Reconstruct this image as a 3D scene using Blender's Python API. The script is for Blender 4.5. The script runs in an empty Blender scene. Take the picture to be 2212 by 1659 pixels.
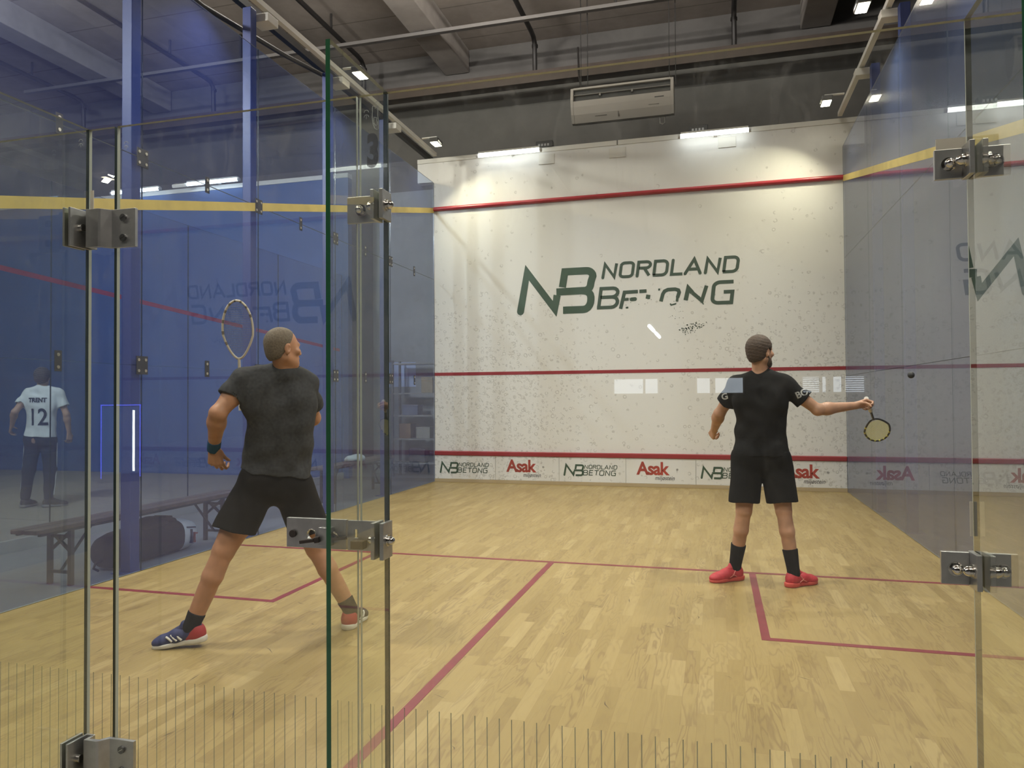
import bpy, bmesh, math, random
import numpy as np
from mathutils import Vector, Matrix
SC = bpy.context.scene
COL = SC.collection
# ---------------------------------------------------------------- camera
CAM = np.array([4.554, -1.870, 1.404]); YAW, PITCH, ROLL, FPX = 0.26897, 0.01855, -0.00634, 1587.1
_f = Vector((-math.sin(YAW)*math.cos(PITCH), math.cos(YAW)*math.cos(PITCH), math.sin(PITCH)))
_r0 = Vector((math.cos(YAW), math.sin(YAW), 0)); _u0 = _r0.cross(_f)
_r = math.cos(ROLL)*_r0 + math.sin(ROLL)*_u0; _u = _r.cross(_f)
cd = bpy.data.cameras.new('camera'); cd.sensor_fit = 'HORIZONTAL'; cd.sensor_width = 36; cd.lens = FPX/2212*36
cd.clip_start = 0.02; cd.clip_end = 200
cam = bpy.data.objects.new('camera', cd); COL.objects.link(cam)
M = Matrix.Identity(4)
for i in range(3):
    M[i][0] = _r[i]; M[i][1] = _u[i]; M[i][2] = -_f[i]; M[i][3] = float(CAM[i])
cam.matrix_world = M
SC.camera = cam
# ---------------------------------------------------------------- exposure, world
vs = SC.view_settings; vs.view_transform = 'Standard'; vs.look = 'None'; vs.exposure = 0.0; vs.gamma = 1; vs.use_curve_mapping = False
w = bpy.data.worlds.new('world'); SC.world = w; w.use_nodes = True
w.node_tree.nodes['Background'].inputs[0].default_value = (0.5, 0.55, 0.6, 1)
w.node_tree.nodes['Background'].inputs[1].default_value = 0.3
cy = SC.cycles
cy.max_bounces = 14; cy.diffuse_bounces = 3; cy.glossy_bounces = 4; cy.transmission_bounces = 4
cy.transparent_max_bounces = 40; cy.caustics_reflective = False; cy.caustics_refractive = False
cy.sample_clamp_indirect = 4.0; cy.use_denoising = True; cy.use_adaptive_sampling = True; cy.adaptive_threshold = 0.03
# ---------------------------------------------------------------- light levels (the lamps, added fill lamps included, are built with their fixtures)
FLOOD_W, TUBE_E, FILL_W, FILL_UP_W, NEIGH_FILL_W, WINDOW_E = 84, 8.0, 185, 420, 330, 4.5
WARM, COOL = (1.0, 0.955, 0.885), (0.96, 0.98, 1.0)

# ================================================================ helpers
class NT:
    """small node helper"""
    def __init__(s, name):
        s.m = bpy.data.materials.new(name); s.m.use_nodes = True; s.t = s.m.node_tree
        s.t.nodes.clear(); s.out = s.t.nodes.new('ShaderNodeOutputMaterial')
    def n(s, typ, ins=None, **kw):
        nd = s.t.nodes.new('ShaderNode'+typ)
        for k, v in kw.items(): setattr(nd, k, v)
        for k, v in (ins or {}).items():
            sk = nd.inputs[k]
            if hasattr(v, 'is_linked') or isinstance(v, bpy.types.NodeSocket): s.t.links.new(v, sk)
            else: sk.default_value = v
        return nd
    def math(s, op, a, b=0.0, c=None, clamp=False):
        nd = s.n('Math', {0: a, 1: b}, operation=op, use_clamp=clamp)
        if c is not None:
            if isinstance(c, bpy.types.NodeSocket): s.t.links.new(c, nd.inputs[2])
            else: nd.inputs[2].default_value = c
        return nd.outputs[0]
    def surf(s, sh): s.t.links.new(sh, s.out.inputs['Surface']); return s.m
    def pos(s): return s.n('NewGeometry').outputs['Position']
    def xyz(s, v): return s.n('SeparateXYZ', {0: v}).outputs
    def mixc(s, f, a, b, mode='MIX'):
        nd = s.n('Mix', data_type='RGBA', blend_type=mode)
        for i, v in ((0, f), (6, a), (7, b)):
            if isinstance(v, bpy.types.NodeSocket): s.t.links.new(v, nd.inputs[i])
            else: nd.inputs[i].default_value = v
        return nd.outputs[2]
    def ramp(s, fac, stops):
        nd = s.n('ValToRGB', {0: fac}); e = nd.color_ramp.elements
        while len(e) < len(stops): e.new(0.5)
        for i, (p, c) in enumerate(stops):
            e[i].position = p; e[i].color = c if len(c) == 4 else (*c, 1)
        return nd.outputs[0]

def c4(c): return (*c, 1) if len(c) == 3 else c
_mc = {}
def mat(name, color, rough=0.5, metal=0.0, emit=None, spec=0.5, noise=0.0, nscale=8.0, bump=0.0, coat=0.0):
    if name in _mc: return _mc[name]
    t = NT(name)
    p = t.n('BsdfPrincipled', {'Base Color': c4(color), 'Roughness': rough, 'Metallic': metal, 'Specular IOR Level': spec, 'Coat Weight': coat})
    if noise or bump:
        tx = t.n('TexNoise', {'Vector': t.pos(), 'Scale': nscale, 'Detail': 6.0})
        if noise:
            lo = tuple(max(0, x*(1-noise)) for x in color[:3]); hi = tuple(min(1, x*(1+noise)) for x in color[:3])
            t.t.links.new(t.ramp(tx.outputs[0], [(0.3, lo), (0.7, hi)]), p.inputs['Base Color'])
        if bump:
            b = t.n('Bump', {'Height': tx.outputs[0], 'Strength': bump, 'Distance': 0.01})
            t.t.links.new(b.outputs[0], p.inputs['Normal'])
    if emit:
        p.inputs['Emission Color'].default_value = c4(emit[0]); p.inputs['Emission Strength'].default_value = emit[1]
    _mc[name] = t.surf(p.outputs[0]); return _mc[name]

class MB:
    """collects geometry, then links it as one mesh object"""
    def __init__(s): s.v, s.f, s.mi, s.sm = [], [], [], []
    def add(s, vs, fs, mi=0, smooth=False):
        o = len(s.v); s.v += [tuple(map(float, p)) for p in vs]
        for q in fs: s.f.append([o+i for i in q]); s.mi.append(mi); s.sm.append(smooth)
        return s
    def box(s, lo, hi, mi=0):
        (a, b, c), (d, e, g) = lo, hi
        v = [(a,b,c),(d,b,c),(d,e,c),(a,e,c),(a,b,g),(d,b,g),(d,e,g),(a,e,g)]
        return s.add(v, [(0,3,2,1),(4,5,6,7),(0,1,5,4),(1,2,6,5),(2,3,7,6),(3,0,4,7)], mi)
    def obox(s, c, ax, half, mi=0):
        c = Vector(c); ax = [Vector(x).normalized() for x in ax]; v = []
        for k in (-1, 1):
            for i, j in ((-1,-1),(1,-1),(1,1),(-1,1)):
                v.append(c + ax[0]*half[0]*i + ax[1]*half[1]*j + ax[2]*half[2]*k)
        return s.add(v, [(0,3,2,1),(4,5,6,7),(0,1,5,4),(1,2,6,5),(2,3,7,6),(3,0,4,7)], mi)
    def beam(s, a, b, wx, wz, up=(0,0,1), mi=0):
        a, b = Vector(a), Vector(b); d = (b-a); L = d.length; d.normalize()
        u = Vector(up); x = d.cross(u)
        if x.length < 1e-4: x = d.cross(Vector((1,0,0)))
        x.normalize(); u = x.cross(d)
        return s.obox((a+b)/2, (x, d, u), (wx/2, L/2, wz/2), mi)
    def tube(s, pts, r, n=12, closed=False, mi=0, caps=True, sx=1.0, up=None):
        pts = [Vector(p) for p in pts]; N = len(pts); rs = r if isinstance(r, (list, tuple)) else [r]*N
        vs = []; prev = None
        for i, p in enumerate(pts):
            if closed: d = pts[(i+1) % N]-pts[i-1]
            else: d = pts[min(i+1, N-1)]-pts[max(i-1, 0)]
            d.normalize()
            if prev is None:
                h = Vector(up) if up else (Vector((0,0,1)) if abs(d.z) < .9 else Vector((1,0,0)))
                x = d.cross(h).normalized()
            else:
                x = (prev - d*prev.dot(d)).normalized()
            prev = x; y = d.cross(x)
            for k in range(n):
                t = 2*math.pi*k/n; vs.append(p + x*math.cos(t)*rs[i]*sx + y*math.sin(t)*rs[i])
        fs = []
        for i in range(N if closed else N-1):
            for k in range(n):
                a = i*n+k; b = i*n+(k+1) % n; c = ((i+1) % N)*n+(k+1) % n; d = ((i+1) % N)*n+k
                fs.append((a, b, c, d))
        s.add(vs, fs, mi, True)
        if caps and not closed:
            s.add(vs[:n], [tuple(range(n))[::-1]], mi); s.add(vs[-n:], [tuple(range(n))], mi)
        return s
    def cyl(s, a, b, r, n=20, mi=0, r2=None): return s.tube([a, b], [r, r if r2 is None else r2], n, mi=mi)
    def dome(s, c, axis, r, h, n=16, m=5, mi=0):
        c = Vector(c); d = Vector(axis).normalized()
        x = d.cross(Vector((0.31, 0.2, 0.9))).normalized(); y = d.cross(x); vs = []; fs = []
        for j in range(m+1):
            t = j/m*math.pi/2
            for k in range(n):
                q = 2*math.pi*k/n
                vs.append(c + (x*math.cos(q)+y*math.sin(q))*r*math.cos(t) + d*h*math.sin(t))
        for j in range(m):
            for k in range(n): fs.append((j*n+k, j*n+(k+1) % n, (j+1)*n+(k+1) % n, (j+1)*n+k))
        return s.add(vs, fs, mi, True)
    def build(s, name, mats, parent=None, bevel=0.0, seg=2, smooth_all=False):
        me = bpy.data.meshes.new(name); me.from_pydata(s.v, [], s.f)
        for m in (mats if isinstance(mats, (list, tuple)) else [mats]): me.materials.append(m)
        me.polygons.foreach_set('material_index', s.mi)
        me.polygons.foreach_set('use_smooth', [True]*len(s.f) if smooth_all else s.sm); me.update()
        o = bpy.data.objects.new(name, me); COL.objects.link(o)
        if parent is not None: o.parent = parent
        if bevel:
            b = o.modifiers.new('bevel', 'BEVEL'); b.width = bevel; b.segments = seg; b.limit_method = 'ANGLE'; b.angle_limit = 0.7
        return o

def empty(name, loc=(0, 0, 0), rz=0.0, parent=None):
    o = bpy.data.objects.new(name, None); COL.objects.link(o); o.location = loc; o.rotation_euler = (0, 0, rz)
    o.empty_display_size = 0.1
    if parent is not None: o.parent = parent
    return o
def tag(o, label=None, cat=None, group=None, kind=None):
    if label: o['label'] = label
    if cat: o['category'] = cat
    if group: o['group'] = group
    if kind: o['kind'] = kind
    return o
def copy_tree(o, parent=None):
    c = o.copy(); COL.objects.link(c)
    if parent is not None: c.parent = parent
    for ch in list(o.children): copy_tree(ch, c)
    return c
def rel(mb, c):
    c = Vector(c); mb.v = [tuple(Vector(p)-c) for p in mb.v]; return mb
def text_mesh(body, size, name, material, parent=None, M4=None, shear=0.0, offset=0.0, sx=1.0, thick=0.0005, align='LEFT', sp=1.0):
    cu = bpy.data.curves.new(name, 'FONT'); cu.body = body; cu.size = size; cu.shear = shear; cu.offset = offset
    cu.align_x = align; cu.extrude = thick; cu.resolution_u = 4; cu.space_character = sp
    tmp = bpy.data.objects.new('tmp', cu); COL.objects.link(tmp)
    dg = bpy.context.evaluated_depsgraph_get(); dg.update()
    me = bpy.data.meshes.new_from_object(tmp.evaluated_get(dg)); me.name = name
    bpy.data.objects.remove(tmp); bpy.data.curves.remove(cu)
    me.transform(Matrix.Diagonal((sx, 1, 1, 1)))
    if M4 is not None: me.transform(M4)
    me.materials.clear(); me.materials.append(material)
    o = bpy.data.objects.new(name, me); COL.objects.link(o)
    if parent is not None: o.parent = parent
    return o
def frame(o, x, y):
    """matrix: text plane with x axis along x and y axis along y at o"""
    x = Vector(x).normalized(); y = Vector(y).normalized(); z = x.cross(y)
    m = Matrix.Identity(4)
    for i in range(3): m[i][0] = x[i]; m[i][1] = y[i]; m[i][2] = z[i]; m[i][3] = o[i]
    return m

# ================================================================ materials
def glass_mat(name, tint=(0.93, 0.955, 0.90), hatch=False, smudge=0.0, film=None, cover=0.0, gain=1.75, soft=0.0):
    t = NT(name)
    front = t.math('SUBTRACT', 1.0, t.n('NewGeometry').outputs['Backfacing'])
    P = t.pos(); X = t.xyz(P)
    tr = t.n('BsdfTransparent', {0: t.mixc(front, (1, 1, 1, 1), c4(tint))}).outputs[0]
    sh = tr
    if film:
        df = t.n('BsdfDiffuse', {0: c4(film)}).outputs[0]
        sh = t.n('MixShader', {0: t.math('MULTIPLY', front, cover), 1: sh, 2: df}).outputs[0]
        if soft:
            gl = t.n('BsdfGlossy', {0: (1, 1, 1, 1), 1: 0.27}).outputs[0]
            sh = t.n('MixShader', {0: t.math('MULTIPLY', front, soft), 1: sh, 2: gl}).outputs[0]
    if hatch:
        fx = t.math('FRACT', t.math('DIVIDE', X[0], 0.0336))
        m = t.math('MULTIPLY', t.math('LESS_THAN', fx, 0.075), t.math('LESS_THAN', X[2], 0.562))
        m = t.math('MULTIPLY', m, t.math('MULTIPLY', front, 0.8))
        sh = t.n('MixShader', {0: m, 1: sh, 2: t.n('BsdfDiffuse', {0: (0.20, 0.22, 0.17, 1)}).outputs[0]}).outputs[0]
    if smudge:
        mp = t.n('Mapping', {0: P, 'Scale': (1, 1, 0.45)}).outputs[0]
        n1 = t.n('TexNoise', {'Vector': mp, 'Scale': 11.0, 'Detail': 9.0, 'Roughness': 0.75, 'Distortion': 1.0}).outputs[0]
        hz = t.n('MapRange', {0: X[2], 1: 1.2, 2: 2.2, 3: 0.15, 4: 1.0}).outputs[0]
        m = t.n('MapRange', {0: n1, 1: 0.52, 2: 0.75, 3: 0.0, 4: smudge}).outputs[0]
        m = t.math('MULTIPLY', t.math('MULTIPLY', m, hz), front)
        m = t.math('ADD', m, t.math('MULTIPLY', front, 0.012))
        sh = t.n('MixShader', {0: m, 1: sh, 2: t.n('BsdfTranslucent', {0: (0.85, 0.85, 0.8, 1)}).outputs[0]}).outputs[0]
    fr = t.n('Fresnel', {'IOR': 1.5}).outputs[0]
    fac = t.math('MULTIPLY', t.math('MULTIPLY', fr, gain), front, clamp=True)
    gl = t.n('BsdfGlossy', {0: (1, 1, 1, 1), 1: 0.0}).outputs[0]
    sh = t.n('MixShader', {0: fac, 1: sh, 2: gl}).outputs[0]
    return t.surf(sh)
G_BACK = glass_mat('clear_glass', hatch=True, smudge=0.075, gain=1.35)
G_FIN = glass_mat('fin_glass', tint=(0.90, 0.93, 0.83), smudge=0.10)
G_SIDE = glass_mat('blue_dot_film_glass', tint=(0.66, 0.78, 0.97), film=(0.11, 0.17, 0.66), cover=0.14, soft=0.025, gain=0.75)
G_SIDE_R = glass_mat('blue_dot_film_glass_right', tint=(0.70, 0.74, 0.82), film=(0.10, 0.155, 0.35), cover=0.40, soft=0.14, gain=0.82)
G_NEIGH = glass_mat('neighbour_glass', tint=(0.88, 0.90, 0.93), film=(0.05, 0.09, 0.28), cover=0.12, gain=0.8)
G_EDGE = mat('green_glass_edge', (0.020, 0.085, 0.040), 0.12, spec=0.6)
G_EDGE_L = mat('pale_glass_edge', (0.36, 0.385, 0.34), 0.25)
G_EDGE_D = mat('dark_glass_edge', (0.02, 0.032, 0.028), 0.2)
STEEL = mat('brushed_steel', (0.50, 0.50, 0.49), 0.36, 0.9, noise=0.10, nscale=30)
STEEL_D = mat('dark_steel', (0.20, 0.20, 0.20), 0.3, 0.9)
CHROME = mat('polished_steel', (0.70, 0.68, 0.64), 0.13, 1.0)
WHITE_P = mat('white_paint', (0.66, 0.65, 0.61), 0.45)
BLUE_P = mat('blue_paint', (0.026, 0.048, 0.19), 0.4)
BLACK = mat('black_plastic', (0.012, 0.012, 0.013), 0.45)
RED_L = mat('court_line_red', (0.175, 0.022, 0.030), 0.4, noise=0.12)
RED_B = mat('red_bar_paint', (0.33, 0.016, 0.026), 0.28)

def floor_mat():
    t = NT('maple_strip_floor'); P = t.pos(); X = t.xyz(P)
    W_, L_ = 0.072, 0.48
    row = t.math('FLOOR', t.math('DIVIDE', X[0], W_))
    rr = t.n('TexWhiteNoise', {'W': row}, noise_dimensions='1D').outputs[0]
    yy = t.math('ADD', t.math('DIVIDE', X[1], L_), t.math('MULTIPLY', rr, 7.3))
    col = t.math('FLOOR', yy)
    idv = t.n('CombineXYZ', {0: row, 1: col}).outputs[0]
    wn = t.n('TexWhiteNoise', {'Vector': idv}, noise_dimensions='2D')
    rnd = wn.outputs[0]; rc = wn.outputs[1]
    off = t.n('VectorMath', {0: rc, 1: (37.0, 53.0, 11.0)}, operation='MULTIPLY').outputs[0]
    gp = t.n('VectorMath', {0: t.n('Mapping', {0: P, 'Scale': (9.0, 1.3, 1.0)}).outputs[0], 1: off}, operation='ADD').outputs[0]
    g1 = t.n('TexNoise', {'Vector': gp, 'Scale': 1.0, 'Detail': 3.0, 'Distortion': 0.4}).outputs[0]
    ring = t.math('ADD', t.math('MULTIPLY', t.math('SINE', t.math('MULTIPLY', g1, 70.0)), 0.5), 0.5)
    fp = t.n('VectorMath', {0: t.n('Mapping', {0: P, 'Scale': (220.0, 7.0, 1.0)}).outputs[0], 1: off}, operation='ADD').outputs[0]
    fine = t.n('TexNoise', {'Vector': fp, 'Scale': 1.0, 'Detail': 3.0}).outputs[0]
    base = t.ramp(rnd, [(0.0, (0.268, 0.192, 0.073)), (0.3, (0.308, 0.226, 0.089)), (0.8, (0.330, 0.244, 0.098)), (1.0, (0.375, 0.285, 0.125))])
    k = t.math('MULTIPLY', t.math('POWER', ring, 3.0), t.math('ADD', t.math('MULTIPLY', t.xyz(rc)[1], 0.55), 0.05))
    base = t.mixc(k, base, (0.165, 0.105, 0.045, 1))
    base = t.mixc(t.math('MULTIPLY', fine, 0.22), base, (0.22, 0.15, 0.06, 1))
    fx = t.math('FRACT', t.math('DIVIDE', X[0], W_)); fy = t.math('FRACT', yy)
    seam = t.math('MAXIMUM', t.math('LESS_THAN', fx, 0.018), t.math('LESS_THAN', fy, 0.004))
    base = t.mixc(t.math('MULTIPLY', seam, 0.45), base, (0.20, 0.12, 0.05, 1))
    # scuffs
    sp = t.n('TexNoise', {'Vector': t.n('Mapping', {0: P, 'Rotation': (0, 0, 0.7), 'Scale': (14, 1.2, 1)}).outputs[0], 'Scale': 2.2, 'Detail': 5.0, 'Roughness': 0.6}).outputs[0]
    base = t.mixc(t.n('MapRange', {0: sp, 1: 0.66, 2: 0.74, 3: 0.0, 4: 0.30}).outputs[0], base, (0.18, 0.11, 0.06, 1))
    p = t.n('BsdfPrincipled', {'Base Color': base, 'Roughness': t.math('ADD', t.math('MULTIPLY', sp, 0.2), 0.30), 'Specular IOR Level': 0.32})
    return t.surf(p.outputs[0])

def front_mat():
    t = NT('white_wall_with_ball_marks'); P = t.pos(); X = t.xyz(P)
    def marks(scale, r0, r1, seed):
        v = t.n('Mapping', {0: P, 'Location': (seed, 0, seed*.7)}).outputs[0]
        vo = t.n('TexVoronoi', {'Vector': v, 'Scale': scale, 'Randomness': 1.0})
        ring = t.math('MULTIPLY', t.n('MapRange', {0: vo.outputs[0], 1: r0, 2: r0+0.05, 3: 0.0, 4: 1.0}).outputs[0],
                      t.n('MapRange', {0: vo.outputs[0], 1: r1, 2: r1+0.06, 3: 1.0, 4: 0.0}).outputs[0])
        pick = t.xyz(vo.outputs['Color'])
        dv = t.n('VectorMath', {0: v, 1: vo.outputs['Position']}, operation='SUBTRACT').outputs[0] if False else None
        return ring, pick
    den = t.n('TexNoise', {'Vector': P, 'Scale': 0.55, 'Detail': 2.0}).outputs[0]
    low = t.n('MapRange', {0: X[2], 1: 3.4, 2: 1.9, 3: 0.05, 4: 0.85}).outputs[0]
    side = t.n('MapRange', {0: t.math('ABSOLUTE', t.math('SUBTRACT', X[0], 3.7)), 1: 0.3, 2: 2.6, 3: 0.12, 4: 1.0}).outputs[0]
    amt = t.math('MULTIPLY', t.math('MULTIPLY', low, side), t.math('ADD', t.math('MULTIPLY', den, 0.9), 0.45), clamp=True)
    tot = None
    for sc, r0, r1, seed in ((11.0, 0.20, 0.34, 0.0), (15.0, 0.22, 0.38, 3.1), (21.0, 0.20, 0.36, 7.7)):
        ring, pick = marks(sc, r0, r1, seed)
        on = t.math('LESS_THAN', pick[0], t.math('MULTIPLY', amt, 0.8))
        # keep one side of each ring: a crescent
        half = t.n('TexNoise', {'Vector': P, 'Scale': sc*1.1, 'Detail': 0.0}).outputs[0]
        r = t.math('MULTIPLY', t.math('MULTIPLY', ring, on), t.n('MapRange', {0: half, 1: 0.40, 2: 0.58, 3: 0.0, 4: 1.0}).outputs[0])
        tot = r if tot is None else t.math('MAXIMUM', tot, r)
    speck = t.n('TexNoise', {'Vector': P, 'Scale': 60.0, 'Detail': 2.0}).outputs[0]
    sm = t.math('MULTIPLY', t.n('MapRange', {0: speck, 1: 0.58, 2: 0.72, 3: 0.0, 4: 0.5}).outputs[0], amt)
    base = t.mixc(t.math('MULTIPLY', amt, 0.10), (0.715, 0.71, 0.695, 1), (0.55, 0.51, 0.44, 1))
    base = t.mixc(t.math('MULTIPLY', sm, 0.34), base, (0.33, 0.31, 0.28, 1))
    base = t.mixc(t.math('MULTIPLY', tot, 0.36), base, (0.25, 0.235, 0.21, 1))
    p = t.n('BsdfPrincipled', {'Base Color': base, 'Roughness': 0.42, 'Specular IOR Level': 0.4})
    b = t.n('Bump', {'Height': tot, 'Strength': 0.35, 'Distance': 0.004, }, invert=True)
    t.t.links.new(b.outputs[0], p.inputs['Normal'])
    return t.surf(p.outputs[0])

def concrete(name, c, seam=None, ax=1, rough=0.8, var=0.18):
    t = NT(name); P = t.pos(); X = t.xyz(P)
    n1 = t.n('TexNoise', {'Vector': P, 'Scale': 1.3, 'Detail': 8.0, 'Roughness': 0.65}).outputs[0]
    base = t.ramp(n1, [(0.3, tuple(v*(1-var) for v in c)), (0.7, tuple(v*(1+var) for v in c))])
    if seam:
        f = t.math('FRACT', t.math('DIVIDE', X[ax], seam))
        base = t.mixc(t.math('MULTIPLY', t.math('LESS_THAN', f, 0.022), 0.55), base, (c[0]*.3, c[1]*.3, c[2]*.3, 1))
    return t.surf(t.n('BsdfPrincipled', {'Base Color': base, 'Roughness': rough, 'Specular IOR Level': 0.2}).outputs[0])

# ================================================================ setting: hall
HX0, HX1, HY0, HY1, HZ = -13.0, 13.5, -24.0, 12.5, 8.63
M_CEIL = concrete('concrete_ceiling', (0.30, 0.265, 0.235), seam=1.2, ax=1)
M_HALL = concrete('grey_hall_wall', (0.115, 0.11, 0.105), rough=0.7)
M_HFLOOR = concrete('grey_hall_floor', (0.21, 0.205, 0.20), rough=0.55)
def slab(name, lo, hi, m, parent=None): return tag(MB().box(lo, hi).build(name, m, parent), kind=None if parent else 'structure')
hall_floor = slab('floor', (HX0, HY0, -0.3), (HX1, HY1, -0.012), M_HFLOOR); hall_floor['label'] = 'grey concrete hall floor outside the court'
slab('ceiling', (HX0, HY0, HZ), (HX1, HY1, HZ+0.3), M_CEIL)
slab('wall_far', (HX0, HY1, -0.3), (HX1, HY1+0.3, HZ), M_HALL)
slab('wall_west', (HX0-0.3, HY0, -0.3), (HX0, HY1, HZ), M_HALL)
slab('wall_east', (HX1, HY0, -0.3), (HX1+0.3, HY1, HZ), M_HALL)
slab('wall_rear', (HX0, HY0-0.3, -0.3), (HX1, HY0, HZ), mat('rear_wall_paint', (0.20, 0.19, 0.18), 0.7))
# daylight windows in the rear wall (the court's glass mirrors them)
M_DAY = mat('daylight_pane', (0.8, 0.85, 0.9), 0.3, emit=((0.80, 0.90, 1.0), WINDOW_E))
for i, (x0, x1, bl) in enumerate(((1.16, 2.16, 0), (2.24, 2.66, 0), (3.98, 4.40, 0), (4.58, 5.47, 0), (7.35, 7.85, 1), (7.95, 8.05, 0), (8.28, 8.52, 0), (8.64, 9.2, 1))):
    wn_ = tag(MB().box((x0, HY0, 1.52), (x1, HY0+0.02, 2.02)).build('window_%d' % (i+1), M_DAY), kind='structure')
    fr = MB()
    for a, b in (((x0-.05, 1.47), (x1+.05, 1.52)), ((x0-.05, 2.02), (x1+.05, 2.07)), ((x0-.05, 1.47), (x0, 2.07)), ((x1, 1.47), (x1+.05, 2.07))):
        fr.box((a[0], HY0, a[1]), (b[0], HY0+.05, b[1]))
    fr.build('window_frame', WHITE_P, wn_)
    if bl:
        s_ = MB()
        for k in range(7): s_.box((x0, HY0+.025, 1.55+k*.070), (x1, HY0+.05, 1.578+k*.070))
        s_.build('blind', mat('grey_blind', (0.3, 0.3, 0.3), 0.6), wn_)
# beams of the roof along Y
M_BEAM = mat('pale_beam', (0.36, 0.33, 0.30), 0.7, noise=0.1, nscale=3)
for x0, lab in ((-0.80, 'pale concrete roof beam running back above the middle of the court'), (6.15, 'pale concrete roof beam above the right edge of the court'), (-8.15, 'pale roof beam seen through the blue glass above the neighbouring court')):
    tag(MB().box((x0, HY0+.02, 8.15), (x0+0.52, HY1-0.02, HZ-0.002)).build('roof_beam', M_BEAM, bevel=0.015), lab, 'beam', 'roof beams')
# ================================================================ court
M_FLOOR = floor_mat(); M_FRONT = front_mat()
floor = tag(MB().box((-0.02, -0.35, -0.01), (6.42, 9.75, 0.0)).build('floor.001', M_FLOOR), 'pale maple strip floor of the court', kind='structure')
def line(name, lo, hi): return MB().box((lo[0], lo[1], 0.0), (hi[0], hi[1], 0.0012)).build(name, RED_L, floor)
YS = 4.26
sc_ = MB(); rg = random.Random(11)
for k in range(46):     # thin scuffs left by shoes
    x, y, a, l_ = rg.uniform(1.2, 5.6), rg.uniform(.7, 4.6), rg.gauss(2.1, .5), rg.uniform(.03, .13)
    dx, dy = math.cos(a)*l_/2, math.sin(a)*l_/2; w_ = rg.uniform(.0012, .0030); bx, by = rg.gauss(0, .006), rg.gauss(0, .006)
    sc_.add([(x-dx, y-dy, .0006), (x+bx-w_, y+by, .0006), (x+dx, y+dy, .0006), (x+bx+w_, y+by+w_, .0006)], [(0, 3, 2, 1)])
tag(sc_.build('shoe_scuffs', mat('scuff_brown', (0.075, 0.050, 0.030), .6), floor), kind='stuff')
line('short_line', (0.006, YS), (6.394, YS+0.05))
line('half_court_line', (3.175, 0.0), (3.225, YS))
for x0, x1, xa in ((0.006, 1.6, 1.55), (4.8, 6.394, 4.8)):
    line('service_box_line', (x0, YS-1.65), (x1, YS-1.6)); line('service_box_line', (xa, YS-1.6), (xa+.05, YS))
# front wall -------------------------------------------------------
FY = 9.75
wf = tag(MB().box((-0.02, FY, -0.01), (6.42, FY+0.16, 5.40)).box((-0.30, FY+.001, 5.075), (-.02, FY+.16, 5.40)).box((6.42, FY+.001, 5.075), (6.70, FY+.16, 5.40)).build('wall_front', M_FRONT), 'white front wall of the squash court', kind='structure')
MB().box((-0.30, FY-0.012, 5.40), (3.10, FY+0.17, 5.475)).box((3.12, FY-0.012, 5.40), (6.70, FY+0.17, 5.475)).build('top_trim', WHITE_P, wf, bevel=0.004)
MB().tube([(0.0, FY-0.02, 4.60), (6.4, FY-0.02, 4.60)], 0.036, 14).build('out_line_bar', RED_B, wf)
MB().box((0, FY-0.004, 1.78), (6.4, FY, 1.832)).build('service_line', mat('wall_line_red', (0.27, 0.022, 0.030), 0.4), wf)
tin = MB()
for k in range(6): tin.box((k*6.4/6+.002, FY-0.022, 0.055), ((k+1)*6.4/6-.002, FY, 0.445))
tin = tin.build('tin_board', M_FRONT, wf, bevel=0.002)
MB().box((0, FY-0.040, 0.445), (6.4, FY, 0.520)).build('tin_bar', mat('tin_bar_red', (0.27, 0.022, 0.028), 0.38), wf, bevel=0.012)
MB().box((0, FY-0.030, 0.0), (6.4, FY, 0.053)).build('bottom_strip', mat('tan_strip', (0.40, 0.31, 0.18), 0.5), wf, bevel=0.003)
bp = MB()
for x in (1.96, 3.11, 4.78):
    bp.box((x-.13, FY-.012, 5.20), (x+.13, FY, 5.36))
bp.build('bracket_plate', WHITE_P, wf, bevel=0.003)
# ---- lettering drawn with strokes
RIB = [0]
def ribbon(mb, pts, wd, T, y, th=0.0016, caps=(0, 0)):
    """flat stroke through pts (logo units) with mitred corners; T maps logo units to (X, Z)"""
    P = [Vector(T(*p)) for p in pts]; N = len(P); L, Rr = [], []
    RIB[0] += 1; y = y-0.00016*(RIB[0] % 9)     # each stroke of paint lies a hair above the last
    for i in range(N):
        d0 = (P[i]-P[i-1]).normalized() if i else (P[1]-P[0]).normalized()
        d1 = (P[i+1]-P[i]).normalized() if i < N-1 else d0
        n0 = Vector((-d0.y, d0.x)); n1 = Vector((-d1.y, d1.x)); n = n0+n1
        if n.length < .2: n = n0
        n.normalize(); c = max(0.45, n.dot(n0)); o = n*(wd/2/c)
        L.append(P[i]+o); Rr.append(P[i]-o)
    out = [(p.x, y, p.y) for p in L+Rr]
    mb.add(out, [(i, i+1, N+i+1, N+i) for i in range(N-1)])
    for q, e in ((0, caps[0]), (N-1, caps[1])):
        if e:
            c = P[q]; ring = [(c.x+wd/2*math.cos(a), y-0.0002, c.y+wd/2*math.sin(a)) for a in [k*math.pi/9 for k in range(18)]]
            mb.add(ring, [tuple(range(18))])
def arc(cx, cy, rx, ry, a0, a1, n=7): return [(cx+rx*math.cos(math.radians(a0+(a1-a0)*k/n)), cy+ry*math.sin(math.radians(a0+(a1-a0)*k/n))) for k in range(n+1)]
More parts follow.
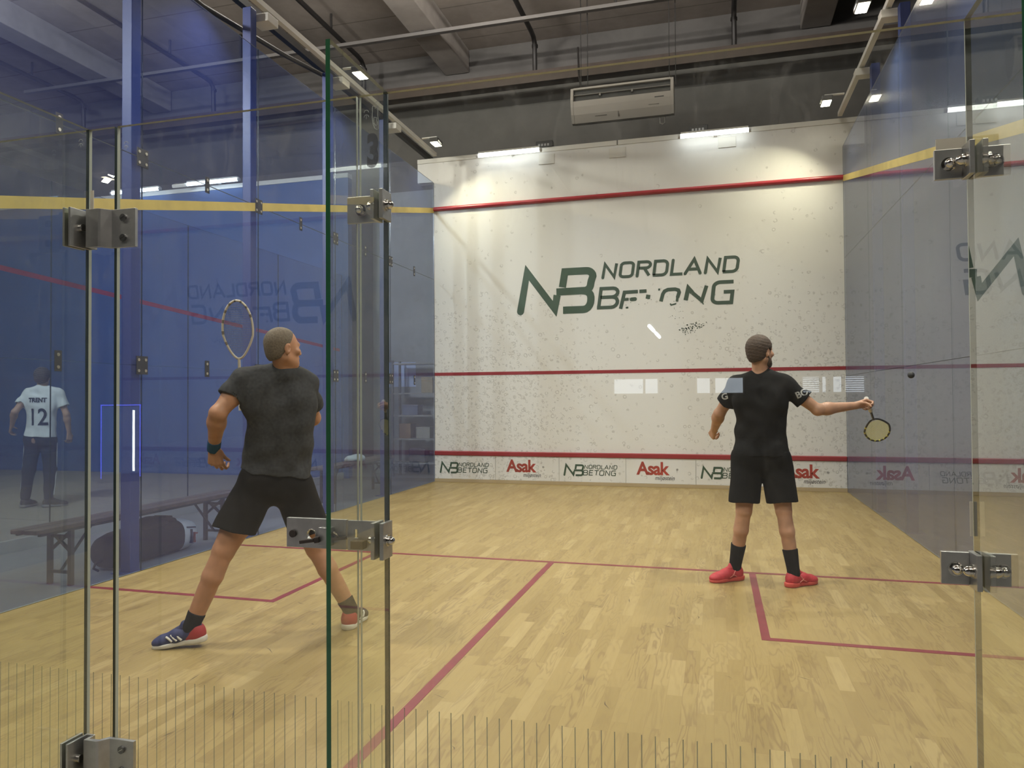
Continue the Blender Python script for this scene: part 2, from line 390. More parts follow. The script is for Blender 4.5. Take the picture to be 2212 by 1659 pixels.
# letters on a unit cap height: list of (points, cap flags); advance
LET = {
 'N': ([([(0,0),(0.03,.98),(.60,.02),(.64,1)], (1, 0))], .90),
 'O': ([(arc(.20,.80,.20,.20,180,90)+arc(.44,.80,.20,.20,90,0)+arc(.44,.20,.20,.20,0,-90)+arc(.20,.20,.20,.20,-90,-180)+[(0,.22),(0,.80)], (0, 0))], .90),
 'R': ([([(0,0),(0,1)]+[(.40,1)]+arc(.42,.78,.2,.22,90,-90)+[(.05,.56)], (1, 0)), ([(.32,.56),(.62,0)], (0, 0))], .86),
 'D': ([([(0,0),(0,1),(.36,1)]+arc(.40,.72,.24,.28,90,0)+arc(.40,.28,.24,.28,0,-90)+[(-.05,0)], (0, 0))], .90),
 'L': ([([(0,1),(0,0),(.56,0)], (1, 0))], .74),
 'A': ([([(-.05,0),(.32,1),(.70,0)], (1, 1)), ([(.12,.30),(.58,.30)], (0, 0))], .96),
 'B': ([([(0,0),(0,1),(.40,1)]+arc(.42,.77,.19,.23,90,-90)+[(.02,.54)], (0, 0)), ([(.40,.54)]+arc(.44,.27,.20,.27,90,-90)+[(-.06,0)], (0, 0))], .90),
 'E': ([([(.56,1),(0,1),(0,0),(.56,0)], (0, 0)), ([(0,.52),(.50,.52)], (0, 0))], .80),
 'T': ([([(-.05,1),(.62,1)], (0, 0)), ([(.29,1),(.29,0)], (0, 0))], .80),
 'G': ([([(.62,1),(.22,1)]+arc(.2,.78,.2,.22,90,180)+arc(.2,.22,.2,.22,180,270)+[(.62,0),(.62,.52),(.34,.52)], (0, 0))], .90),
}
def word(mb, s, x0, z0, x1, h, wd, y, shear=0.14):
    tot = sum(LET[c][1] for c in s)-.26; k = (x1-x0-shear*h)/tot; x = x0
    for c in s:
        for pts, caps in LET[c][0]:
            ribbon(mb, pts, wd, lambda a, b, x=x: (x+a*k+b*h*shear, z0+b*h), y, caps=caps)
        x += LET[c][1]*k
GREEN = mat('logo_green', (0.038, 0.075, 0.048), 0.45, noise=0.15, nscale=4)
GREEN_S = mat('logo_text_green', (0.045, 0.075, 0.055), 0.45)
RUST = mat('logo_red_brown', (0.34, 0.045, 0.030), 0.45, noise=0.25, nscale=3)
def emblem(mb, x0, z0, sc, y):
    T = lambda a, b: (x0+.02*sc+a*sc*.955, z0+b*sc*1.03)
    wd = 0.133*sc
    ribbon(mb, [(.065,.04),(.20,.72),(.725,.065),(.775,.30)], wd, T, y, caps=(1, 0))
    mb.add([(T(.20,.72)[0]+wd/2*math.cos(a), y-.0002, T(.20,.72)[1]-.02*sc+wd/2*math.sin(a)) for a in [k*math.pi/9 for k in range(18)]], [tuple(range(18))])
    mb.add([(T(.725,.065)[0]+wd/2*math.cos(a), y-.0002, T(.725,.065)[1]+.012*sc+wd/2*math.sin(a)) for a in [k*math.pi/9 for k in range(18)]], [tuple(range(18))])
    ribbon(mb, [(.876,.432),(.925,.70),(1.28,.70)]+arc(1.33,.60,.12,.10,90,0,5)+[(1.42,.52)]+arc(1.30,.48,.11,.12,0,-90,5)+[(.76,.355)], wd*.98, T, y)
    ribbon(mb, [(1.25,.355)]+arc(1.28,.24,.13,.115,90,0,4)+arc(1.27,.20,.14,.165,0,-90,5)+[(.885,.035)], wd*.98, T, y)
yb = FY-0.002
mb = MB(); emblem(mb, 1.43, 2.775, 0.905, yb)
mb.build('logo_emblem', GREEN, wf)
mb = MB(); word(mb, 'NORDLAND', 2.86, 3.30, 4.93, 0.218, 0.047, yb); mb.build('logo_lettering', GREEN_S, wf)
# the worn second line: surviving pieces only (crop units of the photograph turned into wall metres)
mb = MB()
def cx(u, v): return (2.744+(u-790)/1200*2.096+0.012, 2.79+(570-v)/268*0.355-(u-790)*0.000028)
word(mb, 'B', 2.79, 2.825, 3.12, 0.302, 0.055, yb)
K = lambda pts, wd=0.056, caps=(0, 0): ribbon(mb, pts, wd, cx, yb, caps=caps)
K([(1165,361),(1045,366),(1008,562)]); K([(1040,452),(1082,450)], .045); K([(1108,452),(1138,450)], .062, (1, 1)); K([(1055,550),(1078,548)], .03)
K([(1178,360),(1242,357)]); K([(1258,402),(1251,450)], .066); K([(1345,345),(1362,343)], .03)
K([(1367,486),(1385,398),(1400,366),(1430,348),(1492,345),(1520,358),(1527,384),(1512,445)]); K([(1512,440),(1506,492)], .04); K([(1448,512),(1456,530),(1500,515)], .022)
K([(1582,478),(1606,338),(1640,392)], .066, (0, 0)); K([(1585,475),(1600,390)], .055); K([(1640,392),(1720,488),(1762,314)]); K([(1735,520),(1728,530)], .02)
word(mb, 'G', 4.53, 2.83, 4.86, 0.315, 0.056, yb, shear=0.12)
rng = random.Random(5)
for k in range(150):
    if k < 34: u, v = rng.uniform(1020, 1760), rng.uniform(395, 520)
    elif k < 48: u, v = rng.uniform(1430, 1560), rng.uniform(540, 690)
    else:
        a = rng.uniform(0, 1); u = 1540+200*a+rng.gauss(0, 18); v = 830-85*a+rng.gauss(0, 26)
    x, z = cx(u, v); s_ = rng.uniform(.003, .010 if k > 48 else .007)
    mb.add([(x-s_, yb, z-s_*.6), (x+s_*.8, yb, z-s_), (x+s_, yb, z+s_*.7), (x-s_*.7, yb, z+s_)], [(0, 1, 2, 3)])
mb.build('worn_lettering', GREEN_S, wf)
# tin board advertising
yt = FY-0.0235
for x0 in (0.085, 2.20, 4.33):
    mb = MB(); emblem(mb, x0, 0.152, 0.232, yt); mb.build('board_emblem', GREEN, tin)
    mb = MB(); word(mb, 'NORDLAND', x0+.345, .266, x0+.865, .058, .0105, yt); word(mb, 'BETONG', x0+.325, .166, x0+.845, .074, .0130, yt)
    mb.build('board_lettering', GREEN_S, tin)
for x0 in (1.262, 3.375, 5.53):
    MM = frame((x0, yt, 0.198), (1, 0, 0), (0, 0, 1))
    text_mesh('Asak', 0.275, 'board_wordmark', RUST, tin, MM, offset=0.0080, sx=.93, sp=0.93)
    text_mesh('miljøstein', 0.096, 'board_tagline', mat('tagline_dark', (0.05, 0.045, 0.05), 0.5), tin, frame((x0+.27, yt, 0.115), (1, 0, 0), (0, 0, 1)), shear=0.28, sx=.80)
    text_mesh('®', 0.045, 'board_mark', mat('tagline_dark', (0.05, 0.045, 0.05), 0.5), tin, frame((x0+.595, yt, 0.262), (1, 0, 0), (0, 0, 1)))

# side walls of film-covered glass ---------------------------------
JY = [0.0, 1.55, 3.16, 4.77, 6.38, 8.0, 9.745]; JZ = [0.003, 1.69, 3.41, 5.06]
def plate4(mb, x, y, z, sx, four=True):
    """steel joint plate with countersunk screws, on the court side"""
    h = .055
    if four: mb.box((min(x, x+sx*.004), y-.062, z-.075), (max(x, x+sx*.004), y+.062, z+.075), 0)
    else: mb.box((min(x, x+sx*.004), y-.030, z-.075), (max(x, x+sx*.004), y+.030, z+.075), 0)
    for dy in ((-.038, .038) if four else (0,)):
        for dz in (-.045, .045):
            mb.cyl((x+sx*.003, y+dy, z+dz), (x+sx*.008, y+dy, z+dz), .0125, 12, 1)
M_PLATE = mat('joint_plate', (0.045, 0.05, 0.075), 0.4, 0.3); M_SCREW = mat('screw_ring', (0.55, 0.53, 0.50), 0.3, 0.9)
def side_wall(name, X, s, m, label):
    root = tag(empty(name, (X, 0, 0)), label, kind='structure')
    for i in range(6):
        for k in range(3):
            b = MB().box((min(0, -s*.012), JY[i]+.002, JZ[k]+.002), (max(0, -s*.012), JY[i+1]-.002, JZ[k+1]-.002))
            b.mi = [2, 2, 1, 0, 1, 0]
            b.build('glass_panel', [m, G_EDGE_D, G_EDGE_L], root)
    for i in range(1, 6 if s > 0 else 1):
        for z in (1.69, 3.41):
            mb = MB(); plate4(mb, 0, JY[i], z, s); mb.build('joint_plate', [M_PLATE, M_SCREW], root)
    for i in range(6 if s > 0 else 0):
        for z in (1.69, 3.41):
            mb = MB(); plate4(mb, 0, (JY[i]+JY[i+1])/2, z, s, False); mb.build('joint_plate', [M_PLATE, M_SCREW], root)
    # sloping yellow out line
    z0, z1 = 2.27, 4.585; n = MB(); hw = .043
    n.add([(s*.003, 0, z0-hw), (s*.003, 9.74, z1-hw), (s*.003, 9.74, z1+hw), (s*.003, 0, z0+hw), (s*.0005, 0, z0-hw), (s*.0005, 9.74, z1-hw), (s*.0005, 9.74, z1+hw), (s*.0005, 0, z0+hw)],
          [(0, 1, 2, 3), (7, 6, 5, 4), (0, 4, 5, 1), (3, 2, 6, 7)])
    n.build('out_line', mat('yellow_line', (0.54, 0.43, 0.14), 0.5, noise=0.12, nscale=5), root)
    return root
side_wall('wall_left', 0.0, 1, G_SIDE, 'blue film-covered glass left side wall of the court')
side_wall('wall_right', 6.4, -1, G_SIDE_R, 'blue-grey film-covered glass right side wall of the court')
# blue posts behind the left wall
for y, lab in ((3.16, 'blue steel post behind the left glass wall, beside the racket bag'), (4.77, 'blue steel post behind the left glass wall, second from the bag'),
               (6.38, 'blue steel post behind the left glass wall, third from the bag'), (8.0, 'blue steel post behind the left glass wall nearest the front wall'), (1.55, 'blue steel post behind the left glass wall nearest the glass back wall')):
    t = tag(empty('steel_post', (-0.095, y-.02, -0.012)), lab, 'post', 'steel posts behind the left glass wall')
    MB().box((-.05, -.05, 0), (.05, .05, 5.50)).build('shaft', BLUE_P, t, bevel=.006)
    MB().box((-.10, -.10, 0), (.078, .10, .012)).build('base_plate', BLUE_P, t, bevel=.003)
    MB().box((-.05, .10, 5.41), (.155, .29, 5.50)).build('end_box', WHITE_P, t, bevel=.006)
for y, lab in ((3.16, 'blue steel post behind the right glass wall nearest the camera'), (6.55, 'blue steel post behind the right glass wall below the white rail box'), (8.0, 'blue steel post behind the right glass wall nearest the front wall')):
    t = tag(empty('steel_post', (6.505, y, -0.012)), lab, 'post', 'steel posts behind the right glass wall')
    MB().box((-.05, -.05, 0), (.05, .05, 5.50)).build('shaft', BLUE_P, t, bevel=.006)
    MB().box((-.10+.022, -.10, 0), (.10, .10, .012)).build('base_plate', BLUE_P, t, bevel=.003)
    MB().box((-.21, .05, 5.41), (.05, .20, 5.50)).build('end_box', WHITE_P, t, bevel=.006)

# lamp rails with floodlights ---------------------------------------
def area(name, loc, d, sx, sy, W_, c, spread=180):
    ld = bpy.data.lights.new(name, 'AREA'); ld.shape = 'RECTANGLE'; ld.size = sx; ld.size_y = sy; ld.energy = W_; ld.color = c
    ld.spread = math.radians(spread)
    o = bpy.data.objects.new(name, ld); COL.objects.link(o); o.location = loc
    o.rotation_euler = Vector(d).to_track_quat('-Z', 'Y').to_euler(); return o
for X, s, lab in ((0.03, 1, 'white lamp rail along the top of the left glass wall'), (6.37, -1, 'white lamp rail along the top of the right glass wall')):
    tag(MB().box((X-.03, -0.3, 5.50), (X+.03, 9.73, 5.56)).box((X-.012, -0.3, 5.56), (X+.012, 9.73, 5.575)).build('lamp_rail', WHITE_P), lab, 'rail', 'lamp rails')
M_LENS = mat('lamp_lens', (1, 1, 1), 0.2, emit=((1.0, 0.90, 0.70), 26.0))
M_LAMPB = mat('lamp_housing', (0.10, 0.10, 0.10), 0.5)
for X, s in ((0.03, 1), (6.37, -1)):
    for y in (1.25, 3.85, 6.45, 9.05):
        side = 'left' if s > 0 else 'right'
        where = {1.25: 'nearest the glass back wall', 3.85: 'above the service box', 6.45: 'second from the front wall', 9.05: 'nearest the front wall'}[y]
        t = tag(empty('floodlight', (X+s*.28, y, 5.50)), 'lit warm floodlight on the %s lamp rail, %s' % (side, where), 'lamp', 'court floodlights')
        MB().box((-.07, -.12, -.04), (.07, .12, .03)).build('housing', M_LAMPB, t, bevel=.01)
        MB().box((-.055, -.105, -.047), (.055, .105, -.041)).build('lens', M_LENS, t)
        MB().box((min(.02*s, -s*.234), -.02, .0605), (max(.02*s, -s*.234), .02, .076)).box((min(0, s*.02), -.02, .0305), (max(0, s*.02), .02, .0605)).build('arm', WHITE_P, t)
        a = area('flood', (0, 0, -.053), (s*.55, -.10 if y > 9 else 0, -1), .13, .22, FLOOD_W*(.50 if y > 9 else 1.10), (1.0, .92, .68) if y > 9 else WARM, 122); a.parent = t
# tube lamps on the front wall
M_TUBE = mat('tube_glow', (1, 1, 1), 0.3, emit=((0.93, 0.97, 1.0), TUBE_E))
def tube_lamp(x0, x1, y, z, lab, group):
    t = tag(empty('tube_lamp', ((x0+x1)/2, y, z)), lab, 'lamp', group); h = (x1-x0)/2
    MB().tube([(-h+.03, 0, 0), (h-.03, 0, 0)], .030, 14).build('tube', M_TUBE, t)
    for q in (-h, h-.035): MB().cyl((q, 0, 0), (q+.035, 0, 0), .033).build('end_cap', mat('tube_cap', (.55, .55, .55), .4), t)
    MB().box((-h+.04, -.03, .030), (h-.04, .03, .055)).build('reflector', WHITE_P, t)
    MB().beam((.02, .0, .05), (.02, .20, .02), .05, .02).build('arm', WHITE_P, t)
    return t
tube_lamp(0.83, 1.93, FY-.22, 5.37, 'lit white tube lamp on the front wall, left of the air conditioner', 'tube lamps above the front wall')
tube_lamp(4.06, 5.12, FY-.22, 5.36, 'lit white tube lamp on the front wall, right of the air conditioner', 'tube lamps above the front wall')
for x, lab in ((1.93, 'small black speaker box on the front wall top, behind the left tube lamp'), (4.36, 'small black speaker box on the front wall top, behind the right tube lamp')):
    t = tag(empty('driver_box', (x, FY+.02, 5.475)), lab.replace('speaker', 'driver'), 'box', 'driver boxes on the front wall')
    m_ = MB().box((-.14, -.06, 0), (.14, .06, .10)); m_.build('case', BLACK, t, bevel=.008)
    for k in range(4): MB().box((-.10+k*.05, -.066, .015), (-.07+k*.05, -.058, .05)).build('socket', mat('socket_grey', (.3, .3, .3), .4), t)
# ================================================================ glass back wall, door, fins
GZ = 2.256
wb = tag(empty('wall_back', (0, 0, 0)), 'frameless glass back wall of the court with a hatched lower band', kind='structure')
def pane(x0, x1, name, parent, eL, eR, z0=0.004):
    b = MB().box((x0, -.006, z0), (x1, .006, GZ)); b.mi = [1, 1, 0, 3, 0, 2]
    return b.build(name, [G_BACK, G_EDGE_L, eL, eR], parent)
pane(-0.02, 2.6565, 'glass_panel', wb, G_EDGE_D, G_EDGE_L)
pane(2.6635, 2.762, 'glass_panel', wb, G_EDGE_L, G_EDGE_D)
pane(3.600, 3.6765, 'glass_panel', wb, G_EDGE_L, G_EDGE_D)
pane(3.6835, 5.1115, 'glass_panel', wb, G_EDGE_D, G_EDGE_L)
pane(5.1185, 6.40, 'glass_panel', wb, G_EDGE_L, G_EDGE_D)
door = tag(empty('door_1', (0, 0, 0)), 'frameless glass door in the back wall', kind='structure')
pane(2.772, 3.590, 'glass_leaf', door, G_EDGE_L, G_EDGE_L, z0=.012)
for x, lab in ((2.660, 'upright glass fin on the hinge side of the glass door, leftmost of the three'), (3.680, 'upright glass fin with a dark green front edge beside the number 3'), (5.115, 'upright glass fin at the right of the photo, carrying two bracket pairs')):
    b = MB().box((x-.006, -.322, 0), (x+.006, -.0075, GZ)); b.mi = [1, 2, 3, 0, 1, 0]
    f = tag(b.build('glass_fin', [G_FIN, G_EDGE_D, G_EDGE_L, G_EDGE]), lab, 'fin', 'glass fins of the back wall')
# small etched marks, digit, tape
M_DIG = mat('black_vinyl', (0.015, 0.016, 0.017), 0.5); M_ETCH = mat('etched_white', (0.42, 0.44, 0.43), 0.6)
text_mesh('3', 0.122, 'digit_sticker', M_DIG, wb, frame((3.623, -.0068, 2.055), (1, 0, 0), (0, 0, 1)), offset=.006, sx=.62)
for x, z in ((2.632, 2.222), (2.806, 2.198), (3.656, 2.226), (3.622, 2.205)):
    mb = MB()
    for k in (0, 1):
        mb.tube([(x+k*.0+ .007*math.cos(a), -.0067, z-k*.013+.007*math.sin(a)) for a in [math.pi*i/8 for i in range(9)]], .0007, 5)
    mb.tube([(x, -.0067, z-.006), (x, -.0067, z-.018)], .0006, 5)
    mb.build('etched_mark', M_ETCH, wb if not 2.77 < x < 3.6 else door)
mb = MB()
rg = random.Random(2)
loop = [(3.640, 2.222), (3.6405, 2.19), (3.642, 2.172), (3.648, 2.158), (3.657, 2.152), (3.660, 2.166), (3.658, 2.19), (3.659, 2.213), (3.652, 2.218)]
lp = []
for i in range(len(loop)):
    a, b = loop[i], loop[(i+1) % len(loop)]
    for k in range(4): lp.append((a[0]+(b[0]-a[0])*k/4+rg.gauss(0, .0007), -.0068, a[1]+(b[1]-a[1])*k/4+rg.gauss(0, .0007)))
mb.tube(lp, .0009, 5, closed=True)
lp2 = [(p[0]*.55+3.650*.45, p[1], 2.165+(p[2]-2.152)*.35) for p in lp]; mb.tube(lp2, .0009, 5, closed=True)
mb.build('sticker_residue', M_ETCH, wb)
TAPE = mat('cream_tape', (0.60, 0.56, 0.47), 0.6)
MB().box((2.672, -.0085, 1.992), (2.684, -.0065, 2.062)).build('tape_strip', TAPE, wb)
MB().box((5.102, -.0085, 1.088), (5.108, -.0065, 1.165)).box((5.122, -.0085, 1.088), (5.131, -.0065, 1.165)).build('tape_strip', TAPE, wb)
MB().box((5.046, -.0085, 1.958), (5.107, -.0065, 1.986)).build('tape_strip', TAPE, wb)

def screw(mb, c, d, r=.0105, h=.007, mi=0):
    c = Vector(c); d = Vector(d).normalized(); mb.cyl(c, c+d*h, r, 18, mi)
def dome_nut(name, parent, c, d, r=.0125):
    c = Vector(c); d = Vector(d).normalized(); m_ = MB()
    m_.cyl(c, c+d*.003, r*1.25, 18); m_.cyl(c+d*.003, c+d*.010, r*1.05, 6); m_.dome(c+d*.010, d, r*.92, .012)
    return m_.build(name, CHROME, parent)
def fin_bracket(x, z0, z1, lab, wl=None, wr=None, nuts=True, yd=.058):
    """two plates clamped round the fin plus flat plates on the wall panes"""
    t = tag(empty('bracket', (x, -.008, z0)), lab, 'bracket', 'steel brackets of the glass fins'); h = z1-z0
    for s in (-1, 1):
        m_ = MB(); a, b = sorted((s*.0075, s*.0185))
        m_.box((a, -yd, 0), (b, -.0008, h))
        wp = wl if s < 0 else wr
        if wp is not None:
            a, b = sorted((s*.0185, wp-x)); m_.box((a, -.010, .003), (b, -.0008, h-.003))
        m_.build('plate', STEEL, t, bevel=.0012)
        if nuts: dome_nut('dome_nut', t, (s*.0185, -yd*.60, h*.5), (s, 0, 0))
        if wp is not None and abs(wp-x) > .05 and nuts: dome_nut('dome_nut', t, ((wp-x)*.62, -.010, h*.48), (0, -1, 0))
    return t
fin_bracket(3.680, 1.890, 1.970, 'pale steel bracket clamping the fin below the number 3', wl=3.568)
fin_bracket(5.115, 1.888, 1.962, 'upper steel bracket pair on the right-hand glass fin, with dome nuts', wl=5.040, wr=5.192)
fin_bracket(5.115, .978, 1.056, 'lower steel bracket pair on the right-hand glass fin, with dome nuts', wl=5.040, wr=5.192)
# hinges: one clamps the left fin and carries the door
def hinge(z0):
    h = .118; t = empty('hinge', (2.66, -.0075, z0), parent=door)
    for s in (-1, 1):
        a, b = sorted((s*.0070, s*.0150)); MB().box((a, -.078, 0), (b, -.001, h)).build('clamp_plate', STEEL, t, bevel=.001)
    m_ = MB(); m_.box((.0150, -.009, 0), (.040, -.001, h)); m_.build('wall_plate', STEEL, t, bevel=.001)
    m_ = MB(); screw(m_, (.0150, -.040, h*.52), (1, 0, 0), .0115, .011); m_.build('bolt', CHROME, t)
    m_ = MB()
    for dz in (.028, .090): m_.cyl((.031, -.010, dz), (.031, -.016, dz), .016, 20)
    m_.build('disc', STEEL_D, t)
    # bent knuckle strip: front face, slope, door plate
    prof = [(.034, -.012), (.034, -.040), (.080, -.040), (.086, -.036), (.105, -.012), (.192, -.012), (.192, -.001), (.096, -.001), (.080, -.024), (.043, -.028), (.043, -.012)]
    n = len(prof); m_ = MB().add([(a, b, 0) for a, b in prof]+[(a, b, h) for a, b in prof], [tuple(range(n))[::-1], tuple(range(n, 2*n))]+[(i, (i+1) % n, n+(i+1) % n, n+i) for i in range(n)])
    m_.build('knuckle_plate', STEEL, t, bevel=.0008)
    for dz in (.028, .090):
        s_ = MB(); screw(s_, (.150, -.012, dz), (0, -1, 0), .0112, .006); so = s_.build('screw', STEEL_D, t)
        MB().beam((.143, -.0185, dz-.004), (.157, -.0185, dz+.004), .0018, .0006, up=(0, -1, 0)).build('slot', CHROME, t)
    return t
hinge(1.874); hinge(.255)
# lock
lk = empty('lock', (3.377, -.008, .985), parent=door)
m_ = MB()   # body plate with a round hole at (.078,.036)
cxh, czh, rh, W_, H_ = .078, .037, .0145, .186, .082
ring = [(cxh+rh*math.cos(a), czh+rh*math.sin(a)) for a in [2*math.pi*k/24 for k in range(24)]]
outer = []
for k in range(24):
    a = 2*math.pi*k/24; c, s = math.cos(a), math.sin(a)
    tx = ((W_-cxh)/c if c > 0 else -cxh/c) if abs(c) > 1e-6 else 1e9
    tz = ((H_-czh)/s if s > 0 else -czh/s) if abs(s) > 1e-6 else 1e9
    q = min(tx, tz); outer.append((cxh+c*q, czh+s*q))
for c in ((0, 0), (W_, 0), (W_, H_), (0, H_)):
    k = min(range(24), key=lambda i: (outer[i][0]-c[0])**2+(outer[i][1]-c[1])**2); outer[k] = c
v = [(a, -.012, b) for a, b in outer]+[(a, -.012, b) for a, b in ring]+[(a, 0, b) for a, b in outer]+[(a, 0, b) for a, b in ring]; f = []
for k in range(24):
    j = (k+1) % 24
    f += [(k, j, 24+j, 24+k), (24+k, 24+j, 72+j, 72+k), (48+j, 48+k, 72+k, 72+j), (k, 48+k, 48+j, j)]
m_.add(v, f); m_.build('lock_plate', STEEL, lk)
m_ = MB(); m_.cyl((.0215, -.012, .038), (.0215, -.018, .038), .0105, 20); m_.build('bolt_cap', mat('brown_bolt', (0.055, 0.045, 0.04), .4, .4), lk)
m_ = MB().tube([(cxh+.0150*math.cos(a), -.0125, czh+.0150*math.sin(a)) for a in [2*math.pi*k/24 for k in range(24)]], .0016, 8, closed=True); m_.build('hole_rim', CHROME, lk)
MB().box((.112, -.032, .012), (.150, -.012, .062)).build('latch_case', STEEL, lk, bevel=.0012)
m_ = MB().beam((.062, -.045, .022), (.104, -.040, .028), .012, .010).beam((.104, -.040, .028), (.118, -.036, .030), .016, .016); m_.build('thumb_lever', mat('brown_bolt', (0.055, 0.045, 0.04), .4, .4), lk, bevel=.002)
m_ = MB().tube([(.150, -.020, .044), (.156, -.026, .048), (.164, -.028, .044), (.168, -.026, .036)], .0045, 8).beam((.152, -.024, .030), (.196, -.030, .036), .010, .008)
m_.build('latch_hook', mat('bronze', (0.16, 0.135, 0.10), .35, .7), lk)
st = tag(empty('strike_plate', (3.680, -.008, .972)), 'steel strike plate on the fin, catching the glass door lock', 'strike plate')
m_ = MB().box((-.112, -.010, .070), (-.0185, -.001, .094)).box((-.112, -.010, .012), (-.094, -.001, .070)).box((-.080, -.010, .012), (-.0185, -.001, .070)).box((-.094, -.010, .012), (-.080, -.001, .046))
m_.build('slotted_plate', STEEL, st)
for s in (-1, 1):
    a, b = sorted((s*.0075, s*.0185)); MB().box((a, -.060, 0), (b, -.001, .098)).build('clamp_plate', STEEL, st, bevel=.0012)
    dome_nut('dome_nut', st, (s*.0185, -.034, .049), (s, 0, 0))
MB().box((-.092, -.034, .020), (-.055, -.010, .042)).build('catch_block', mat('bronze', (0.16, 0.135, 0.10), .35, .7), st, bevel=.001)

# ================================================================ the hall above and beside the court
M_PIPE = mat('black_pipe', (0.022, 0.020, 0.019), 0.5)
for x, lab in ((-9.4, 'black ceiling pipe seen through the blue glass at the far left'), (-5.9, 'black ceiling pipe seen through the blue glass, second from the left'), (-2.3, 'black ceiling pipe above the left side wall'), (1.3, 'black ceiling pipe above the middle of the court'), (4.96, 'black ceiling pipe above the right of the court')):
    mb = MB(); mb.tube([(x, -8, 8.30), (x, 11.45, 8.30), (x, 11.62, 8.28), (x, 11.72, 8.20), (x, 11.74, 7.63)], .045, 10)
    mb.tube([(x, 11.74, 8.17), (x, 11.74, 8.12)], .06, 10)
    o = tag(mb.build('ceiling_pipe', M_PIPE), lab, 'pipe', 'black pipes under the ceiling')
    for y in (3.5, 7.0, 10.4): MB().tube([(x, y, 8.30), (x, y, 8.62)], .022, 8).build('hanger', M_PIPE, o)
tag(MB().box((-12.9, 11.60, 7.395), (13.3, 11.84, 7.62)).build('duct', mat('brown_duct', (0.052, 0.036, 0.027), 0.6, noise=.15)), 'long brown duct running along the far wall under the ceiling', 'duct')
mb = MB().box((-9.8, 10.55, 8.06), (8, 10.64, 8.075)).box((-9.8, 10.55, 8.075), (8, 10.556, 8.12)).box((-9.8, 10.634, 8.075), (8, 10.64, 8.12))
tr = tag(mb.build('cable_tray', mat('galvanised', (0.22, 0.21, 0.20), .45, .6)), 'thin galvanised cable tray crossing under the roof beams', 'tray')
for x in (-8, -4.4, -.54, 3.0, 6.4): MB().box((x-.02, 10.57, 8.12), (x+.02, 10.62, 8.62)).build('hanger', M_PIPE, tr)
# air conditioner
ac = tag(empty('air_conditioner', (3.10, 10.4, 6.10)), 'beige ceiling air conditioner hanging beyond the front wall', 'air conditioner')
M_AC = mat('beige_plastic', (0.40, 0.37, 0.335), 0.45)
hw = .86; prof = [(0.0, .53), (-.02, .36), (.0, .24), (.04, .12), (.12, .0), (.22, .0), (.34, .2), (.34, .56), (.0, .56)]
n = len(prof)
def ext(mb, prof, x0, x1):
    n = len(prof); return mb.add([(x0, a, b) for a, b in prof]+[(x1, a, b) for a, b in prof], [tuple(range(n)), tuple(range(n, 2*n))[::-1]]+[(i, n+i, n+(i+1) % n, (i+1) % n) for i in range(n)])
body = ext(MB(), [(.06, .53), (.06, .345), (-.018, .335), (.0, .24), (.04, .12), (.12, 0.0), (.22, .0), (.34, .2), (.34, .56), (.06, .56)], -hw+.045, hw-.045); body.build('body', M_AC, ac)
for s in (-1, 1):
    m_ = MB(); ext(m_, [(a-.008, b) for a, b in prof], s*hw if s < 0 else hw-.05, -hw+.05 if s < 0 else hw); m_.build('end_cap', M_AC, ac, bevel=.006)
MB().box((-hw+.05, -.01, .53), (hw-.05, .30, .565)).build('top_lip', M_AC, ac, bevel=.004)
m_ = MB().box((-hw+.05, .045, .35), (hw-.05, .058, .53)); m_.build('outlet', mat('outlet_dark', (0.035, 0.035, 0.033), .5), ac)
m_ = MB().box((-hw+.06, .0, .435), (hw-.06, .045, .445))
for x in (-.36, .18): m_.box((x-.015, .0, .40), (x+.015, .045, .45))
m_.build('louvre', mat('louvre_grey', (0.20, 0.19, 0.175), .5), ac)
MB().box((.55, -.006, .255), (.70, .03, .30)).build('display', mat('outlet_dark', (0.035, 0.035, 0.033), .5), ac)
for q in (((-.45, .055, .075), (-.25, .10, .083)), ((.45, .020, .155), (.62, .06, .160)), ((-.06, .04, .04), (-.055, .15, .13))): MB().box(*q).build('seam', mat('seam_dark', (.10, .09, .08), .6), ac)
for x in (-.72, .78):
    for dx, dy in ((0, .25), (.1, .35)): MB().tube([(x+dx, dy, .56), (x+dx, dy, 2.52)], .008, 6).build('hanging_rod', M_PIPE, ac)
MB().tube([(-.72, .3, .62), (-.80, .5, 1.0), (-.85, .7, 1.6)], .018, 8).build('hose', M_PIPE, ac)
MB().tube([(.62, .25, .03), (.62, .25, -.09), (.66, .25, -.11), (.70, .25, -.09), (.70, .25, .03)], .012, 8).build('drain_loop', M_AC, ac)
# dark channel and cable outside the left wall
tag(MB().box((-.34, -1, 5.64), (-.27, 12.4, 5.72)).build('cable_channel', M_PIPE), 'dark cable channel running along outside the left glass wall top', 'channel')
tag(MB().tube([(-.20, -.5, 5.52), (-.27, 2.0, 5.30), (-.24, 4.2, 5.26), (-.22, 5.6, 5.40), (-.22, 6.9, 5.60)], .028, 8).build('cable_bundle', M_PIPE), 'sagging black cable bundle above the left glass wall', 'cable')
